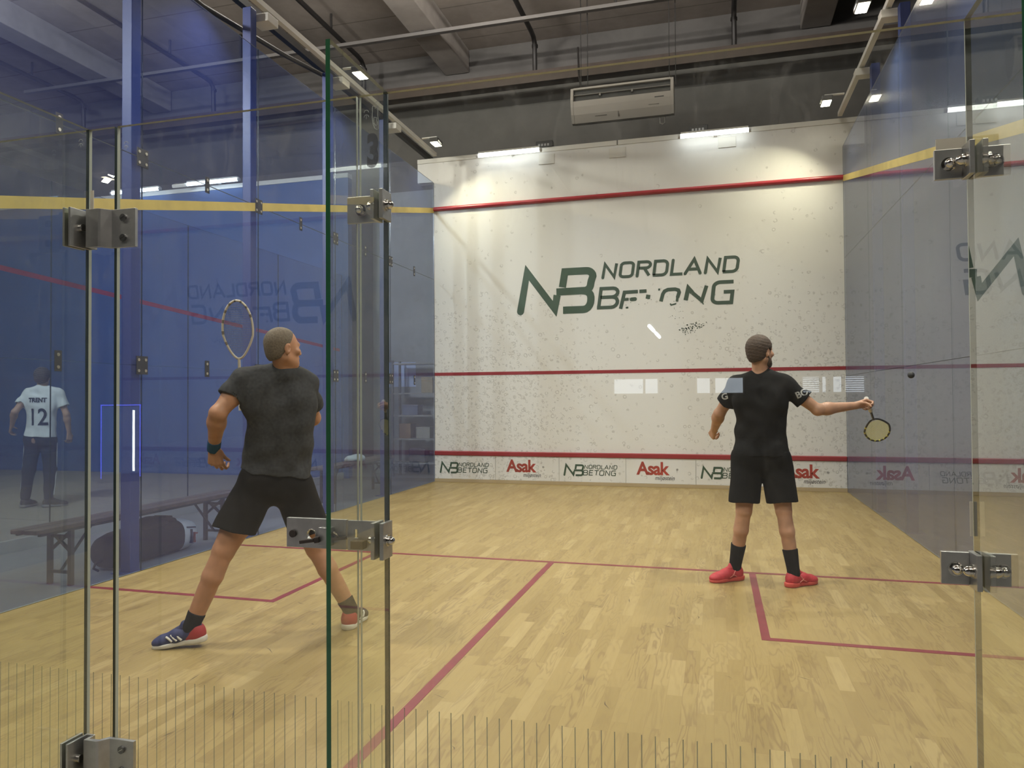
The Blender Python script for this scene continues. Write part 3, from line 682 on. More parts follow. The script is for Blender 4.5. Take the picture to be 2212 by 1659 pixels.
# neighbouring court -------------------------------------------------
NX0, NX1, NY = -8.3, -1.82, 9.95
tag(MB().box((NX0, 0, -.012), (NX1-.05, NY, -.004)).build('floor.002', concrete('dusty_neighbour_floor', (0.27, 0.245, 0.20), rough=.6, var=.08)), 'pale floor of the neighbouring court', kind='structure')
fl = bpy.data.objects['floor.002']
MB().box((NX0, 5.0, -.004), (NX1-.05, 5.03, -.003)).box((NX0, 6.9, -.004), (NX1-.05, 6.925, -.003)).build('floor_seam', mat('floor_seam', (.16, .14, .12), .6), fl)
M_NBLUE = mat('blue_wall_paint', (0.034, 0.094, 0.265), 0.5, noise=.06, nscale=2)
wn = tag(MB().box((NX0-3, NY, -.012), (NX1+.10, NY+.14, 5.36)).build('wall_neighbour', M_NBLUE), 'blue front wall of the neighbouring court', kind='structure')
MB().box((NX0-3, NY-.012, 5.36), (NX1+.10, NY+.15, 5.44)).build('top_trim', WHITE_P, wn)
ng = tag(empty('wall_neighbour.001', (NX1, 0, 0)), 'glass side wall of the neighbouring court with a red line', kind='structure')
for i in range(5):
    y0, y1 = i*1.98, (i+1)*1.98
    b = MB().box((-.006, y0+.003, .10), (.006, y1-.003, 3.6)); b.mi = [1]*6; b.mi[3] = b.mi[5] = 0; b.build('glass_panel', [G_NEIGH, G_EDGE_D], ng)
MB().box((-.03, 0, -.012), (.03, 9.9, .10)).build('bottom_rail', mat('pale_rail', (.42, .40, .36), .5), ng)
MB().add([(.009, 3.4, 2.615), (.009, 9.8, 2.235), (.009, 9.8, 2.285), (.009, 3.4, 2.665)], [(0, 1, 2, 3)]).build('red_line', mat('neighbour_red', (0.50, 0.03, 0.06), .5), ng)
t = tube_lamp(-6.69, -5.53, NY-.22, 5.41, 'lit tube lamp of the neighbouring court seen through the blue glass, left one', 'tube lamps above the neighbouring court')
t = tube_lamp(-4.97, -3.80, NY-.22, 5.44, 'lit tube lamp of the neighbouring court seen through the blue glass, right one', 'tube lamps above the neighbouring court')
for y in (-.6, 2.2):  # floods added out of view to brighten the neighbouring court
    t = tag(empty('floodlight', (-2.6, y, 5.9)), 'added unseen floodlight hanging over the neighbouring court, %s' % ('the one further forward' if y > 1 else 'rear one'), 'lamp', 'added floodlights over the neighbouring court')
    MB().box((-.07, -.12, -.04), (.07, .12, .03)).build('housing', M_LAMPB, t, bevel=.01)
    MB().box((-.055, -.105, -.047), (.055, .105, -.041)).build('lens', M_LENS, t)
    MB().tube([(0, 0, .03), (0, 0, HZ-5.9)], .01, 6).build('hanging_rod', M_PIPE, t)
    a = area('flood', (0, 0, -.053), (-.30, 1.0, -.45), .13, .22, NEIGH_FILL_W, WARM, 150); a.parent = t
# grey end wall of the corridor
slab('wall_corridor', (NX1+.12, 10.9, -.012), (-.02, 11.05, 5.3), concrete('corridor_wall', (0.30, 0.31, 0.32), rough=.7))
# benches -------------------------------------------------------------
WOOD = mat('dark_bench_wood', (0.125, 0.085, 0.065), 0.5, noise=.25, nscale=12)
def bench(x, y0, y1, lab, h=.46, wd=.25):
    t = tag(empty('bench', (x, y0, -.012)), lab, 'bench', 'folding benches beside the court'); L = y1-y0; z = h+.012
    for dx in (-wd/4, wd/4): MB().box((dx-wd/4+.004, 0, z-.035), (dx+wd/4-.004, L, z)).build('plank', WOOD, t, bevel=.006)
    MB().box((-wd/2+.01, .04, z-.052), (-wd/2+.035, L-.04, z-.035)).box((wd/2-.035, .04, z-.052), (wd/2-.01, L-.04, z-.035)).build('edge_rail', M_PIPE, t)
    for yy, s in ((.32, 1), (L-.32, -1)):
        for dx in (-wd/2+.025, wd/2-.025): MB().beam((dx, yy, 0), (dx, yy, z-.035), .032, .032).build('leg', M_PIPE, t)
        for q in (.10, z-.10): MB().beam((-wd/2+.04, yy, q), (wd/2-.04, yy, q), .022, .022).build('cross_bar', M_PIPE, t)
        MB().beam((-wd/2+.03, yy, .26), (wd/2-.03, yy, z-.06), .02, .02).beam((wd/2-.03, yy, .26), (-wd/2+.03, yy, z-.06), .02, .02).build('cross_brace', M_PIPE, t)
        MB().beam((0, yy, .10), (0, yy+s*.30, z-.05), .016, .016).build('fold_stay', M_PIPE, t)
    return t
bench(-.315, 2.36, 4.80, 'long dark folding bench behind the left glass wall, above the racket bag')
bench(-.50, 6.75, 8.95, 'dark folding bench behind the left glass wall near the front wall', h=.50)
# racket bag ----------------------------------------------------------
bg = tag(empty('racket_bag', (-.355, 3.62, -.012), rz=0.02), 'black racket bag with a pale end panel lying under the bench', 'bag')
M_BAG = mat('black_nylon', (0.009, 0.009, 0.011), .8, spec=.15, noise=.3, nscale=20, bump=.2)
# ================================================================ soft-body modelling: signed distance fields turned into one mesh
class SDF:
    def __init__(s, lo, hi, h):
        s.lo = np.array(lo, float); s.h = h
        s.n = np.ceil((np.array(hi, float)-s.lo)/h).astype(int)+1
        s.D = np.full(s.n, 0.25, np.float32)
        s.ax = [s.lo[i]+h*np.arange(s.n[i]) for i in range(3)]
    def sub(s, lo, hi, pad):
        a = np.clip(np.floor((np.array(lo)-pad-s.lo)/s.h).astype(int), 0, s.n-1); b = np.clip(np.ceil((np.array(hi)+pad-s.lo)/s.h).astype(int)+1, 1, s.n)
        sl = tuple(slice(a[i], b[i]) for i in range(3))
        X, Y, Z = np.meshgrid(*[s.ax[i][sl[i]] for i in range(3)], indexing='ij', sparse=False)
        return sl, X, Y, Z
    def put(s, sl, d, k, mode):
        A = s.D[sl]
        if mode == 'add':
            if k > 0:
                hh = np.clip(0.5+0.5*(A-d)/k, 0, 1); s.D[sl] = A*(1-hh)+d*hh-k*hh*(1-hh)
            else: s.D[sl] = np.minimum(A, d)
        else: s.D[sl] = np.maximum(A, -d)
    def cone(s, a, b, ra, rb, k=0.02, mode='add', planes=()):
        a = np.array(a, float); b = np.array(b, float); R_ = max(ra, rb)
        sl, X, Y, Z = s.sub(np.minimum(a, b)-R_, np.maximum(a, b)+R_, 0.03+k)
        if X.size == 0: return s
        ba = b-a; L2 = ba@ba; rr = ra-rb; a2 = L2-rr*rr
        if a2 <= 1e-9: return s.ball(a if ra > rb else b, (R_,)*3, k=k, mode=mode)
        il2 = 1/L2; px, py, pz = X-a[0], Y-a[1], Z-a[2]; y = px*ba[0]+py*ba[1]+pz*ba[2]; z = y-L2
        x2 = (px*L2-ba[0]*y)**2+(py*L2-ba[1]*y)**2+(pz*L2-ba[2]*y)**2
        y2 = y*y*L2; z2 = z*z*L2; kk = np.sign(rr)*rr*rr*x2
        d = (np.sqrt(x2*a2*il2)+y*rr)*il2-ra
        m1 = np.sign(z)*a2*z2 > kk; m2 = np.sign(y)*a2*y2 < kk
        d = np.where(m2, np.sqrt(x2+y2)*il2-ra, d); d = np.where(m1, np.sqrt(x2+z2)*il2-rb, d)
        for c, nrm in planes: d = np.maximum(d, (X-c[0])*nrm[0]+(Y-c[1])*nrm[1]+(Z-c[2])*nrm[2])
        s.put(sl, d, k, mode); return s
    def ball(s, c, r, ax=None, k=0.02, mode='add', planes=()):
        """ellipsoid; ax = three unit axes"""
        c = np.array(c, float); r = np.array(r, float); A = np.eye(3) if ax is None else np.array([np.array(v, float) for v in ax])
        R_ = max(r); sl, X, Y, Z = s.sub(c-R_, c+R_, 0.03+k)
        if X.size == 0: return s
        P = np.stack([X-c[0], Y-c[1], Z-c[2]], -1) @ A.T
        k0 = np.sqrt(((P/r)**2).sum(-1)); k1 = np.sqrt(((P/r**2)**2).sum(-1))+1e-9
        d = k0*(k0-1)/k1
        d = np.where(k0 < 1e-3, -min(r), d)
        for q, nrm in planes: d = np.maximum(d, (X-q[0])*nrm[0]+(Y-q[1])*nrm[1]+(Z-q[2])*nrm[2])
        s.put(sl, d, k, mode); return s
    def cut(s, q, nrm, lo=None, hi=None):
        """remove everything on the side the normal points to (inside a box)"""
        sl, X, Y, Z = s.sub(s.lo if lo is None else lo, s.lo+s.n*s.h if hi is None else hi, 0)
        s.D[sl] = np.maximum(s.D[sl], (X-q[0])*nrm[0]+(Y-q[1])*nrm[1]+(Z-q[2])*nrm[2]); return s
    def warp(s, f):
        X, Y, Z = np.meshgrid(*s.ax, indexing='ij'); near = np.abs(s.D) < .05
        s.D[near] += f(X[near], Y[near], Z[near]); return s
    def mesh(s, name, mats, parent=None, origin=(0, 0, 0), smooth=2):
        D = s.D.copy(); D[0] = D[-1] = .1; D[:, 0] = D[:, -1] = .1; D[:, :, 0] = D[:, :, -1] = .1
        n = np.array(D.shape); ins = D < 0
        c = [ins[i:n[0]-1+i, j:n[1]-1+j, k:n[2]-1+k] for i in (0, 1) for j in (0, 1) for k in (0, 1)]
        cnt = sum(x.astype(np.int8) for x in c); act = (cnt > 0) & (cnt < 8)
        idx = -np.ones(act.shape, np.int64); ii = np.argwhere(act); idx[act] = np.arange(len(ii))
        acc = np.zeros((len(ii), 3)); num = np.zeros(len(ii))
        cor = [(i, j, k) for i in (0, 1) for j in (0, 1) for k in (0, 1)]
        val = [D[ii[:, 0]+i, ii[:, 1]+j, ii[:, 2]+k].astype(float) for i, j, k in cor]
        for p in range(8):
            for q in range(p+1, 8):
                dd = np.array(cor[q])-np.array(cor[p])
                if abs(dd).sum() != 1: continue
                m = (val[p] < 0) != (val[q] < 0); t = np.where(m, val[p]/np.where(m, val[p]-val[q], 1), 0)
                acc += np.where(m[:, None], np.array(cor[p])+t[:, None]*dd, 0); num += m
        V = s.lo+s.h*(ii+acc/num[:, None])
        F = []
        for ax in range(3):
            o1, o2 = [(1, 2), (2, 0), (0, 1)][ax]
            a = [slice(None)]*3; b = [slice(None)]*3; a[ax] = slice(0, -1); b[ax] = slice(1, None)
            A, B = ins[tuple(a)], ins[tuple(b)]; e = np.argwhere(A != B)
            e = e[(e[:, o1] > 0) & (e[:, o2] > 0) & (e[:, o1] < n[o1]-1) & (e[:, o2] < n[o2]-1)]
            q = []
            for d1, d2 in ((-1, -1), (0, -1), (0, 0), (-1, 0)):
                g = e.copy(); g[:, o1] += d1; g[:, o2] += d2; q.append(idx[g[:, 0], g[:, 1], g[:, 2]])
            q = np.stack(q, 1); fl = A[e[:, 0], e[:, 1], e[:, 2]]
            q[~fl] = q[~fl][:, ::-1]; F.append(q)
        F = np.concatenate(F); F = F[(F >= 0).all(1)]
        for _ in range(smooth):   # light Laplacian pass
            S = np.zeros_like(V); N_ = np.zeros(len(V))
            for i in range(4):
                j = (i+1) % 4
                np.add.at(S, F[:, i], V[F[:, j]]); np.add.at(S, F[:, j], V[F[:, i]]); np.add.at(N_, F[:, i], 1); np.add.at(N_, F[:, j], 1)
            V = V*.5+.5*S/np.maximum(N_, 1)[:, None]
        V = V-np.array(origin)
        me = bpy.data.meshes.new(name)
        me.vertices.add(len(V)); me.vertices.foreach_set('co', V.astype(np.float32).ravel())
        me.loops.add(len(F)*4); me.loops.foreach_set('vertex_index', F.astype(np.int32).ravel())
        me.polygons.add(len(F)); me.polygons.foreach_set('loop_start', np.arange(0, len(F)*4, 4, dtype=np.int32))
        me.polygons.foreach_set('use_smooth', np.ones(len(F), bool))
        me.update(calc_edges=True); me.validate()
        for m in (mats if isinstance(mats, (list, tuple)) else [mats]): me.materials.append(m)
        o = bpy.data.objects.new(name, me); COL.objects.link(o)
        if parent is not None: o.parent = parent
        return o
nv = lambda v: np.array(v, float)/np.linalg.norm(v)
def lerp(a, b, t): return np.array(a)*(1-t)+np.array(b)*t
def rot(v, ax, deg):
    a = math.radians(deg); ax = nv(ax); v = np.array(v, float)
    return v*math.cos(a)+np.cross(ax, v)*math.sin(a)+ax*(ax@v)*(1-math.cos(a))
def bounds(*ps, pad=.2):
    P = np.array(ps); return P.min(0)-pad, P.max(0)+pad

def hand(S, W, d, n, side, curl=(25, 30, 20), spread=6, thumb=(0.55, 0.65, 0.35), thumb_curl=20, sc=1.0, length=1.0):
    """palm and five fingers from wrist W: d towards the knuckles, n where the palm faces, side towards the thumb"""
    W = np.array(W, float); d = nv(d); n = nv(np.array(n)-d*(np.array(n)@d)); side = nv(np.cross(d, n))*np.sign(np.cross(d, n)@np.array(side))
    ends = []
    L = [(.046, .027, .022), (.050, .031, .023), (.046, .029, .022), (.036, .022, .019)]
    off = (.030, .010, -.011, -.030); base = (.088, .092, .088, .080)
    for f in range(4):
        kn = W+d*base[f]*sc+side*off[f]*sc
        S.cone(W+d*.012+side*off[f]*.55, kn, .0155*sc, .0115*sc, k=.012)
        dd = rot(d, n, -spread*(1.5-f)*np.sign(np.cross(d, n)@side)) if spread else d
        ax = np.cross(dd, n); p = kn; r = (.0092, .0084, .0077, .0068) if f < 3 else (.0080, .0074, .0068, .006); an = 0
        for j in range(3):
            an += curl[j]*(1+.10*f); q = p+rot(dd, ax, an)*L[f][j]*sc*length
            S.cone(p, q, r[j]*sc, r[j+1]*sc, k=.0035 if j else .008); p = q
        ends.append(p)
    tb = W+d*.022*sc+side*.022*sc+n*.006
    td = nv(d*thumb[0]+side*thumb[1]+n*thumb[2]); S.cone(W+d*.01, tb+td*.012, .016*sc, .0145*sc, k=.012)
    ax = np.cross(td, n+d*.3); p = tb+td*.010; an = 0
    for l_, r0, r1 in ((.036, .0125, .0100), (.028, .0098, .0088), (.022, .0088, .0070)):
        q = p+rot(td, ax, an)*l_*sc; S.cone(p, q, r0*sc, r1*sc, k=.004); p = q; an += thumb_curl
    return ends

def leg(S, hip, kn, an, back, w=1.0, k=.03):
    hip, kn, an = map(np.array, (hip, kn, an)); b = nv(back)
    S.cone(hip, lerp(hip, kn, .55), .092*w, .076*w, k=k); S.cone(lerp(hip, kn, .5), kn, .077*w, .056*w, k=k)
    S.ball(lerp(hip, kn, .45)-b*.012, (.074*w,)*3, k=k)
    S.ball(kn-b*.012, (.050*w, .050*w, .055*w), k=.015)
    S.cone(kn, lerp(kn, an, .30), .050*w, .050*w, k=.018); S.cone(lerp(kn, an, .14)+b*.012, lerp(kn, an, .34)+b*.017, .044*w, .049*w, k=.018)
    S.cone(lerp(kn, an, .34)+b*.015, lerp(kn, an, .82)+b*.004, .0485*w, .036*w, k=.018); S.cone(lerp(kn, an, .5), an, .044*w, .036*w, k=.018)
    S.cone(lerp(kn, an, .80)+b*.012, an+b*.022, .014*w, .016*w, k=.02)
    S.ball(an, (.037*w,)*3, k=.015)
def arm(S, sh, el, wr, w=1.0):
    sh, el, wr = map(np.array, (sh, el, wr)); u = nv(el-sh); f = nv(wr-el)
    S.ball(sh, (.062*w,)*3, k=.03); S.cone(sh, lerp(sh, el, .5), .056*w, .050*w, k=.025); S.cone(lerp(sh, el, .45), el, .050*w, .041*w, k=.02)
    S.ball(el, (.041*w,)*3, k=.015)
    S.cone(el, lerp(el, wr, .3), .042*w, .045*w, k=.02); S.cone(lerp(el, wr, .28), wr, .045*w, .0285*w, k=.02)
    S.ball(lerp(el, wr, .22)+np.cross(f, u)*.006, (.044*w,)*3, k=.02)
def torso(S, J, fwd, w=1.0, infl=0.0, k=.05):
    lat = nv(J['shR']-J['shL']); ne, pe = J['neck'], J['pel']; up = nv(ne-pe); fw = nv(fwd-up*(fwd@up)); hl = nv(J['hipR']-J['hipL'])
    L = np.linalg.norm(ne-pe); i = infl
    S.ball(lerp(pe, ne, .66)+fw*.008, (.168*w+i, .112*w+i, .34*L+i), (lat, fw, up), k=k)
    S.ball(lerp(pe, ne, .36)+fw*.006, (.146*w+i, .102*w+i, .30*L+i), (nv(lat+hl), fw, up), k=k)
    S.ball(pe+fw*-.004, (.165*w+i, .118*w+i, .135+i), (hl, fw, up), k=k)
    for s_, h in ((-1, J['hipL']), (1, J['hipR'])): S.ball(np.array(h)-fw*.050+up*.03-hl*s_*.012, (.090*w+i, .088*w+i, .100+i), (hl, fw, up), k=.04)
    S.cone(J['shL']+lat*.02, J['shR']-lat*.02, .062*w+i, .062*w+i, k=k)
    for sh in (J['shL'], J['shR']):
        S.cone(ne-up*.005-fw*.012, lerp(ne, sh, .80)-fw*.015, .056+i*.6, .050+i, k=.04)
        S.ball(lerp(ne, sh, .60)-up*.14-fw*.055, (.085+i, .055+i, .115+i), (lat, fw, up), k=.05)
def head(S, c, f, up, sc=1.0, beard=0.0):
    f = nv(f); u = nv(np.array(up)-f*(np.array(up)@f)*0.0); f = nv(f-u*(f@u)); l = np.cross(f, u); P = lambda a, b, e: np.array(c)+(l*a+f*b+u*e)*sc
    A = (l, f, u)
    S.ball(P(0, -.014, .030), (.0755*sc, .096*sc, .088*sc), A, k=.02)
    S.ball(P(0, .028, -.028), (.060*sc, .066*sc, .082*sc), A, k=.03)
    S.ball(P(0, .046, -.082), (.042*sc, .042*sc, .032*sc), A, k=.03)
    S.cone(P(-.050, -.005, -.058), P(-.022, .066, -.090), .020*sc, .016*sc, k=.03); S.cone(P(.050, -.005, -.058), P(.022, .066, -.090), .020*sc, .016*sc, k=.03)
    S.cone(P(-.032, .080, .022), P(.032, .080, .022), .011*sc, .011*sc, k=.018)
    S.cone(P(0, .090, .012), P(0, .107, -.028), .0085*sc, .0115*sc, k=.014)
    for s_ in (-1, 1):
        S.ball(P(s_*.012, .100, -.032), (.009*sc, .011*sc, .008*sc), A, k=.008)
        S.ball(P(s_*.033, .097, .004), (.016*sc, .016*sc, .011*sc), A, mode='sub')
        S.ball(P(s_*.048, .066, -.020), (.020*sc, .020*sc, .018*sc), A, k=.02)
        ea = (nv(l*s_+f*-.35), nv(f+l*s_*.35), nv(u-f*.15))
        S.ball(P(s_*.079, -.010, -.010), (.009*sc, .019*sc, .033*sc), ea, k=.006)
        S.ball(P(s_*.087, -.004, -.006), (.006*sc, .010*sc, .019*sc), ea, mode='sub')
    S.ball(P(0, .092, -.056), (.023*sc, .011*sc, .0065*sc), A, k=.006); S.ball(P(0, .089, -.068), (.020*sc, .011*sc, .008*sc), A, k=.006)
    return l, f, u

def to_arr(P): return {k: np.array(v, float) for k, v in P.items()}
def shoe(parent, name, an, toe, mats, mesh_extra=None, pitch=0.0, L=0.30):
    """shoe under ankle an, pointing to toe (horizontal direction); parts: upper, sole, collar"""
    d = nv(np.array([toe[0], toe[1], 0.0])); u0 = np.array([0, 0, 1.0]); s = np.cross(d, u0); d = rot(d, s, pitch); u = np.cross(s, d)
    o = np.array(an)-d*.068-u*.100
    lift = min(0.0, (o+d*.05)[2], (o+d*L)[2]); o = o-u0*min((o+d*.03)[2], (o+d*(L-.05))[2])
    P = lambda a, b, c: o+d*a+s*b+u*c; A = (d, s, u)
    lo, hi = bounds(P(-.02, -.07, -.02), P(L+.03, .07, .16), P(-.02, .07, .16), P(L+.03, -.07, -.02), pad=.03)
    S = SDF(lo, hi, .0035)
    S.ball(P(.050, 0, .050), (.050, .037, .060), A, k=.03); S.cone(P(.06, 0, .060), P(.150, 0, .052), .040, .040, k=.03)
    S.cone(P(.15, 0, .050), P(.220, .004, .036), .041, .036, k=.03); S.ball(P(L-.062, .004, .032), (.058, .046, .031), A, k=.03); S.cone(P(.055, 0, .06), P(.066, 0, .108), .041, .038, k=.02)
    S.cut(P(.066, 0, .112), nv(u*1.0-d*.25)); S.cut(P(0, 0, .018), -u)
    up = S.mesh(name, mats[0], parent)
    T = SDF(lo, hi, .0035)
    for a, b, ra, rb in ((.045, .14, .042, .034), (.14, .22, .034, .046), (.20, L-.045, .045, .040)):
        T.cone(P(a, 0, .016), P(b, .003 if b > .15 else 0, .014), ra, rb, k=.02)
    T.cone(P(.03, 0, .020), P(.06, 0, .02), .036, .040, k=.02)
    T.cone(P(.03, 0, .022), P(.07, 0, .020), .039, .043, k=.01); T.cut(P(.0, 0, .036), nv(u*1.0+d*.05)); T.cut(P(0, 0, .001), -u)
    T.mesh('sole', mats[1], up)
    K_ = SDF(lo, hi, .0035)
    K_.cone(P(.094, 0, .098), P(.106, 0, .116), .026, .019, k=.01); K_.cone(P(.092, 0, .100), P(.150, 0, .082), .024, .020, k=.015); K_.cut(P(.085, 0, .1), -d); K_.mesh('tongue', mats[0], up)
    mb = MB().tube([P(.062+.034*math.cos(q), .036*math.sin(q), .112+.010*math.cos(q)) for q in [2*math.pi*i/24 for i in range(24)]], .0055, 8, closed=True); mb.build('collar', mats[3] if len(mats) > 3 else mats[0], up)
    ns = 5
    mb = MB()
    for q in range(ns):   # laces across the instep
        a = .125+q*.020
        mb.tube([P(a, -.030, .080-q*.006), P(a+.004, -.013, .0965-q*.0062), P(a+.006, .013, .0965-q*.0062), P(a, .030, .080-q*.006)], .0032, 6)
    mb.build('lace', mats[2], up)
    if mesh_extra: mesh_extra(up, P, A, s, d, u)
    return up
def sock(parent, kn, an, top, r0, r1, m, back):
    kn, an = np.array(kn), np.array(an); a = lerp(an, kn, top); S = SDF(*bounds(a, an, pad=.09), .004); b = nv(back)
    S.cone(a+b*.002, an+b*.004, r0, r1, k=.01, planes=[(a, nv(kn-an))]); S.ball(an-np.array([0, 0, .02]), (.040, .040, .05), k=.02); S.cone(a+b*.004, an+b*.020, r0*.8, .020, k=.02, planes=[(a, nv(kn-an))])
    return S.mesh('sock', m, parent)
def cap_hair(parent, name, c, fr, sc, infl, m, front=.050, low=-.060, rough=0.0, seed=0, slope=.9):
    l, f, u = fr; P = lambda a, b, e: np.array(c)+(l*a+f*b+u*e)*sc; A = (l, f, u)
    S = SDF(*bounds(P(0, 0, 0), pad=.19), .0035)
    S.ball(P(0, -.014, .030), np.array((.0755, .096, .088))*sc+infl, A, k=.02)
    S.ball(P(0, -.046, -.030), np.array((.056, .052, .056))*sc+infl*.6, A, k=.03)
    S.cut(P(0, front, .05), nv(f*1.0-u*slope)); S.cut(P(0, -.02, low), nv(f*.55-u*1.0)) if low is not None else None
    for s_ in (-1, 1): S.ball(P(s_*.083, .004, -.014), np.array((.030, .026, .040))*sc, A, mode='sub')
    if rough:
        S.warp(lambda X, Y, Z: rough*(np.sin(150*X+40*np.sin(21*Z+seed))*np.sin(130*Y+30*np.sin(25*Z))+.6*np.sin(260*Z+60*X)))
    return S.mesh(name, m, parent, smooth=1)
def eyes(parent, c, fr, sc=1.0):
    l, f, u = fr; P = lambda a, b, e: np.array(c)+(l*a+f*b+u*e)*sc
    for s_ in (-1, 1):
        mb = MB(); mb.dome(P(s_*.032, .072, .003), f, .0115, .0115, 14, 5, 0); q = P(s_*.032, .0826, .003); mb.dome(q, f, .0055, .0012, 12, 2, 1)
        mb.build('eye', [mat('eye_white', (.7, .68, .64), .3), mat('iris', (.05, .06, .07), .2)], parent)
def project(o, target, d, off=.0015):
    """lay a flat mesh onto a garment along d"""
    from mathutils.bvhtree import BVHTree
    bm = bmesh.new(); bm.from_mesh(o.data); bmesh.ops.triangulate(bm, faces=bm.faces[:])
    for _ in range(2): bmesh.ops.subdivide_edges(bm, edges=[e for e in bm.edges if e.calc_length() > .02], cuts=1, use_grid_fill=False); bmesh.ops.triangulate(bm, faces=bm.faces[:])
    T = BVHTree.FromPolygons([v.co[:] for v in target.data.vertices], [p.vertices[:] for p in target.data.polygons]); d = Vector(d).normalized()
    for v in bm.verts:
        h = T.ray_cast(v.co-d*.4, d, 1.0)
        if h[0] is not None: v.co = h[0]-d*off
    bm.to_mesh(o.data); bm.free(); o.data.update()

def cloth(name, color, rough=.85, var=.12, scale=25.0, bump=.12): return mat(name, color, rough, noise=var, nscale=scale, bump=bump, spec=.15)
def skin(name, c):
    t = NT(name); n1 = t.n('TexNoise', {'Vector': t.pos(), 'Scale': 18.0, 'Detail': 5.0}).outputs[0]
    base = t.ramp(n1, [(.3, tuple(v*.86 for v in c)), (.7, (c[0]*1.08, c[1]*1.02, c[2]))])
    return t.surf(t.n('BsdfPrincipled', {'Base Color': base, 'Roughness': .5, 'Specular IOR Level': .35, 'Subsurface Weight': 0.0}).outputs[0])
SK1 = skin('tanned_skin', (0.40, 0.205, 0.115)); SK2 = skin('fair_skin', (0.44, 0.255, 0.165)); SK3 = skin('pale_skin', (0.42, 0.26, 0.19))

def folds(amp, seeds):
    rg = random.Random(seeds); K_ = [(np.array([rg.gauss(0, 1), rg.gauss(0, 1), rg.gauss(0, 1.0)])*rg.uniform(14, 30), rg.uniform(0, 6)) for _ in range(7)]
    return lambda X, Y, Z: amp*sum(np.sin(k[0]*X+k[1]*Y+k[2]*Z+p+1.3*np.sin(9*Z+p)) for k, p in K_)/3.2

def tshirt(parent, J, fwd, m, sleeveL, sleeveR, hem, w=1.0, infl=.016, seed=1, amp=.004, flare=.0):
    lat = nv(J['shR']-J['shL']); ne, pe = J['neck'], J['pel']; up = nv(ne-pe); fw = nv(fwd-up*(fwd@up))
    S = SDF(*bounds(J['shL'], J['shR'], J['pel'], J['neck'], J['elL'], J['elR'], pad=.24), .0055)
    torso(S, J, fwd, w, infl)
    hc = pe+up*hem
    S.ball(lerp(pe, ne, .10)+fw*.004, (.178*w+flare, .132*w+flare, .24), (nv(J['hipR']-J['hipL']), fw, up), k=.06)
    S.ball(lerp(pe, ne, .40)+fw*.004, (.172*w, .122*w, .26), (lat, fw, up), k=.06)
    S.cut(hc, -up)
    for a, b, t in ((J['shL'], J['elL'], sleeveL), (J['shR'], J['elR'], sleeveR)):
        e = lerp(a, b, t); n_ = nv(np.array(b)-np.array(a)); S.ball(a, (.072,)*3, k=.03)
        S.cone(a, lerp(a, b, t+.25), .070, .077, k=.03, planes=[(e, n_)])
        S.cone(e-n_*.006, e+n_*.06, .062, .066, mode='sub')
    S.warp(folds(amp, seed))
    S.ball(J['neck']+up*.045+fw*.012, (.066, .070, .05), (lat, fw, up), mode='sub')
    sh = S.mesh('shirt', m, parent)
    mb = MB(); c = J['neck']+up*.008+fw*.004
    return sh
def shorts(parent, J, fwd, m, cutL, cutR, top, w=1.0, wd=.098, hemw=.108, seed=2, amp=.004):
    pe, ne = J['pel'], J['neck']; up = nv(ne-pe); fw = nv(fwd-up*(fwd@up)); hl = nv(J['hipR']-J['hipL'])
    S = SDF(*bounds(J['hipL'], J['hipR'], J['knL'], J['knR'], J['pel'], pad=.24), .0055)
    S.ball(pe, (.178*w, .132*w, .16), (hl, fw, up), k=.05)
    for s_, h in ((-1, J['hipL']), (1, J['hipR'])): S.ball(h-fw*.048+up*.03-hl*s_*.012, (.104*w, .100*w, .112), (hl, fw, up), k=.04)
    for h, k_, t in ((J['hipL'], J['knL'], cutL), (J['hipR'], J['knR'], cutR)):
        e = lerp(h, k_, t); n_ = nv(np.array(k_)-np.array(h)); n2 = nv(n_+np.array([0, 0, -.6]))
        S.cone(h, lerp(h, k_, t+.15), wd*w+.012, hemw*w, k=.035, planes=[(e, n2)])
        S.cone(e+n2*.002, e+n_*.09, hemw*w-.014, hemw*w-.012, mode='sub')
    S.warp(folds(amp, seed)); S.cut(pe+up*top, up)
    return S.mesh('shorts', m, parent)
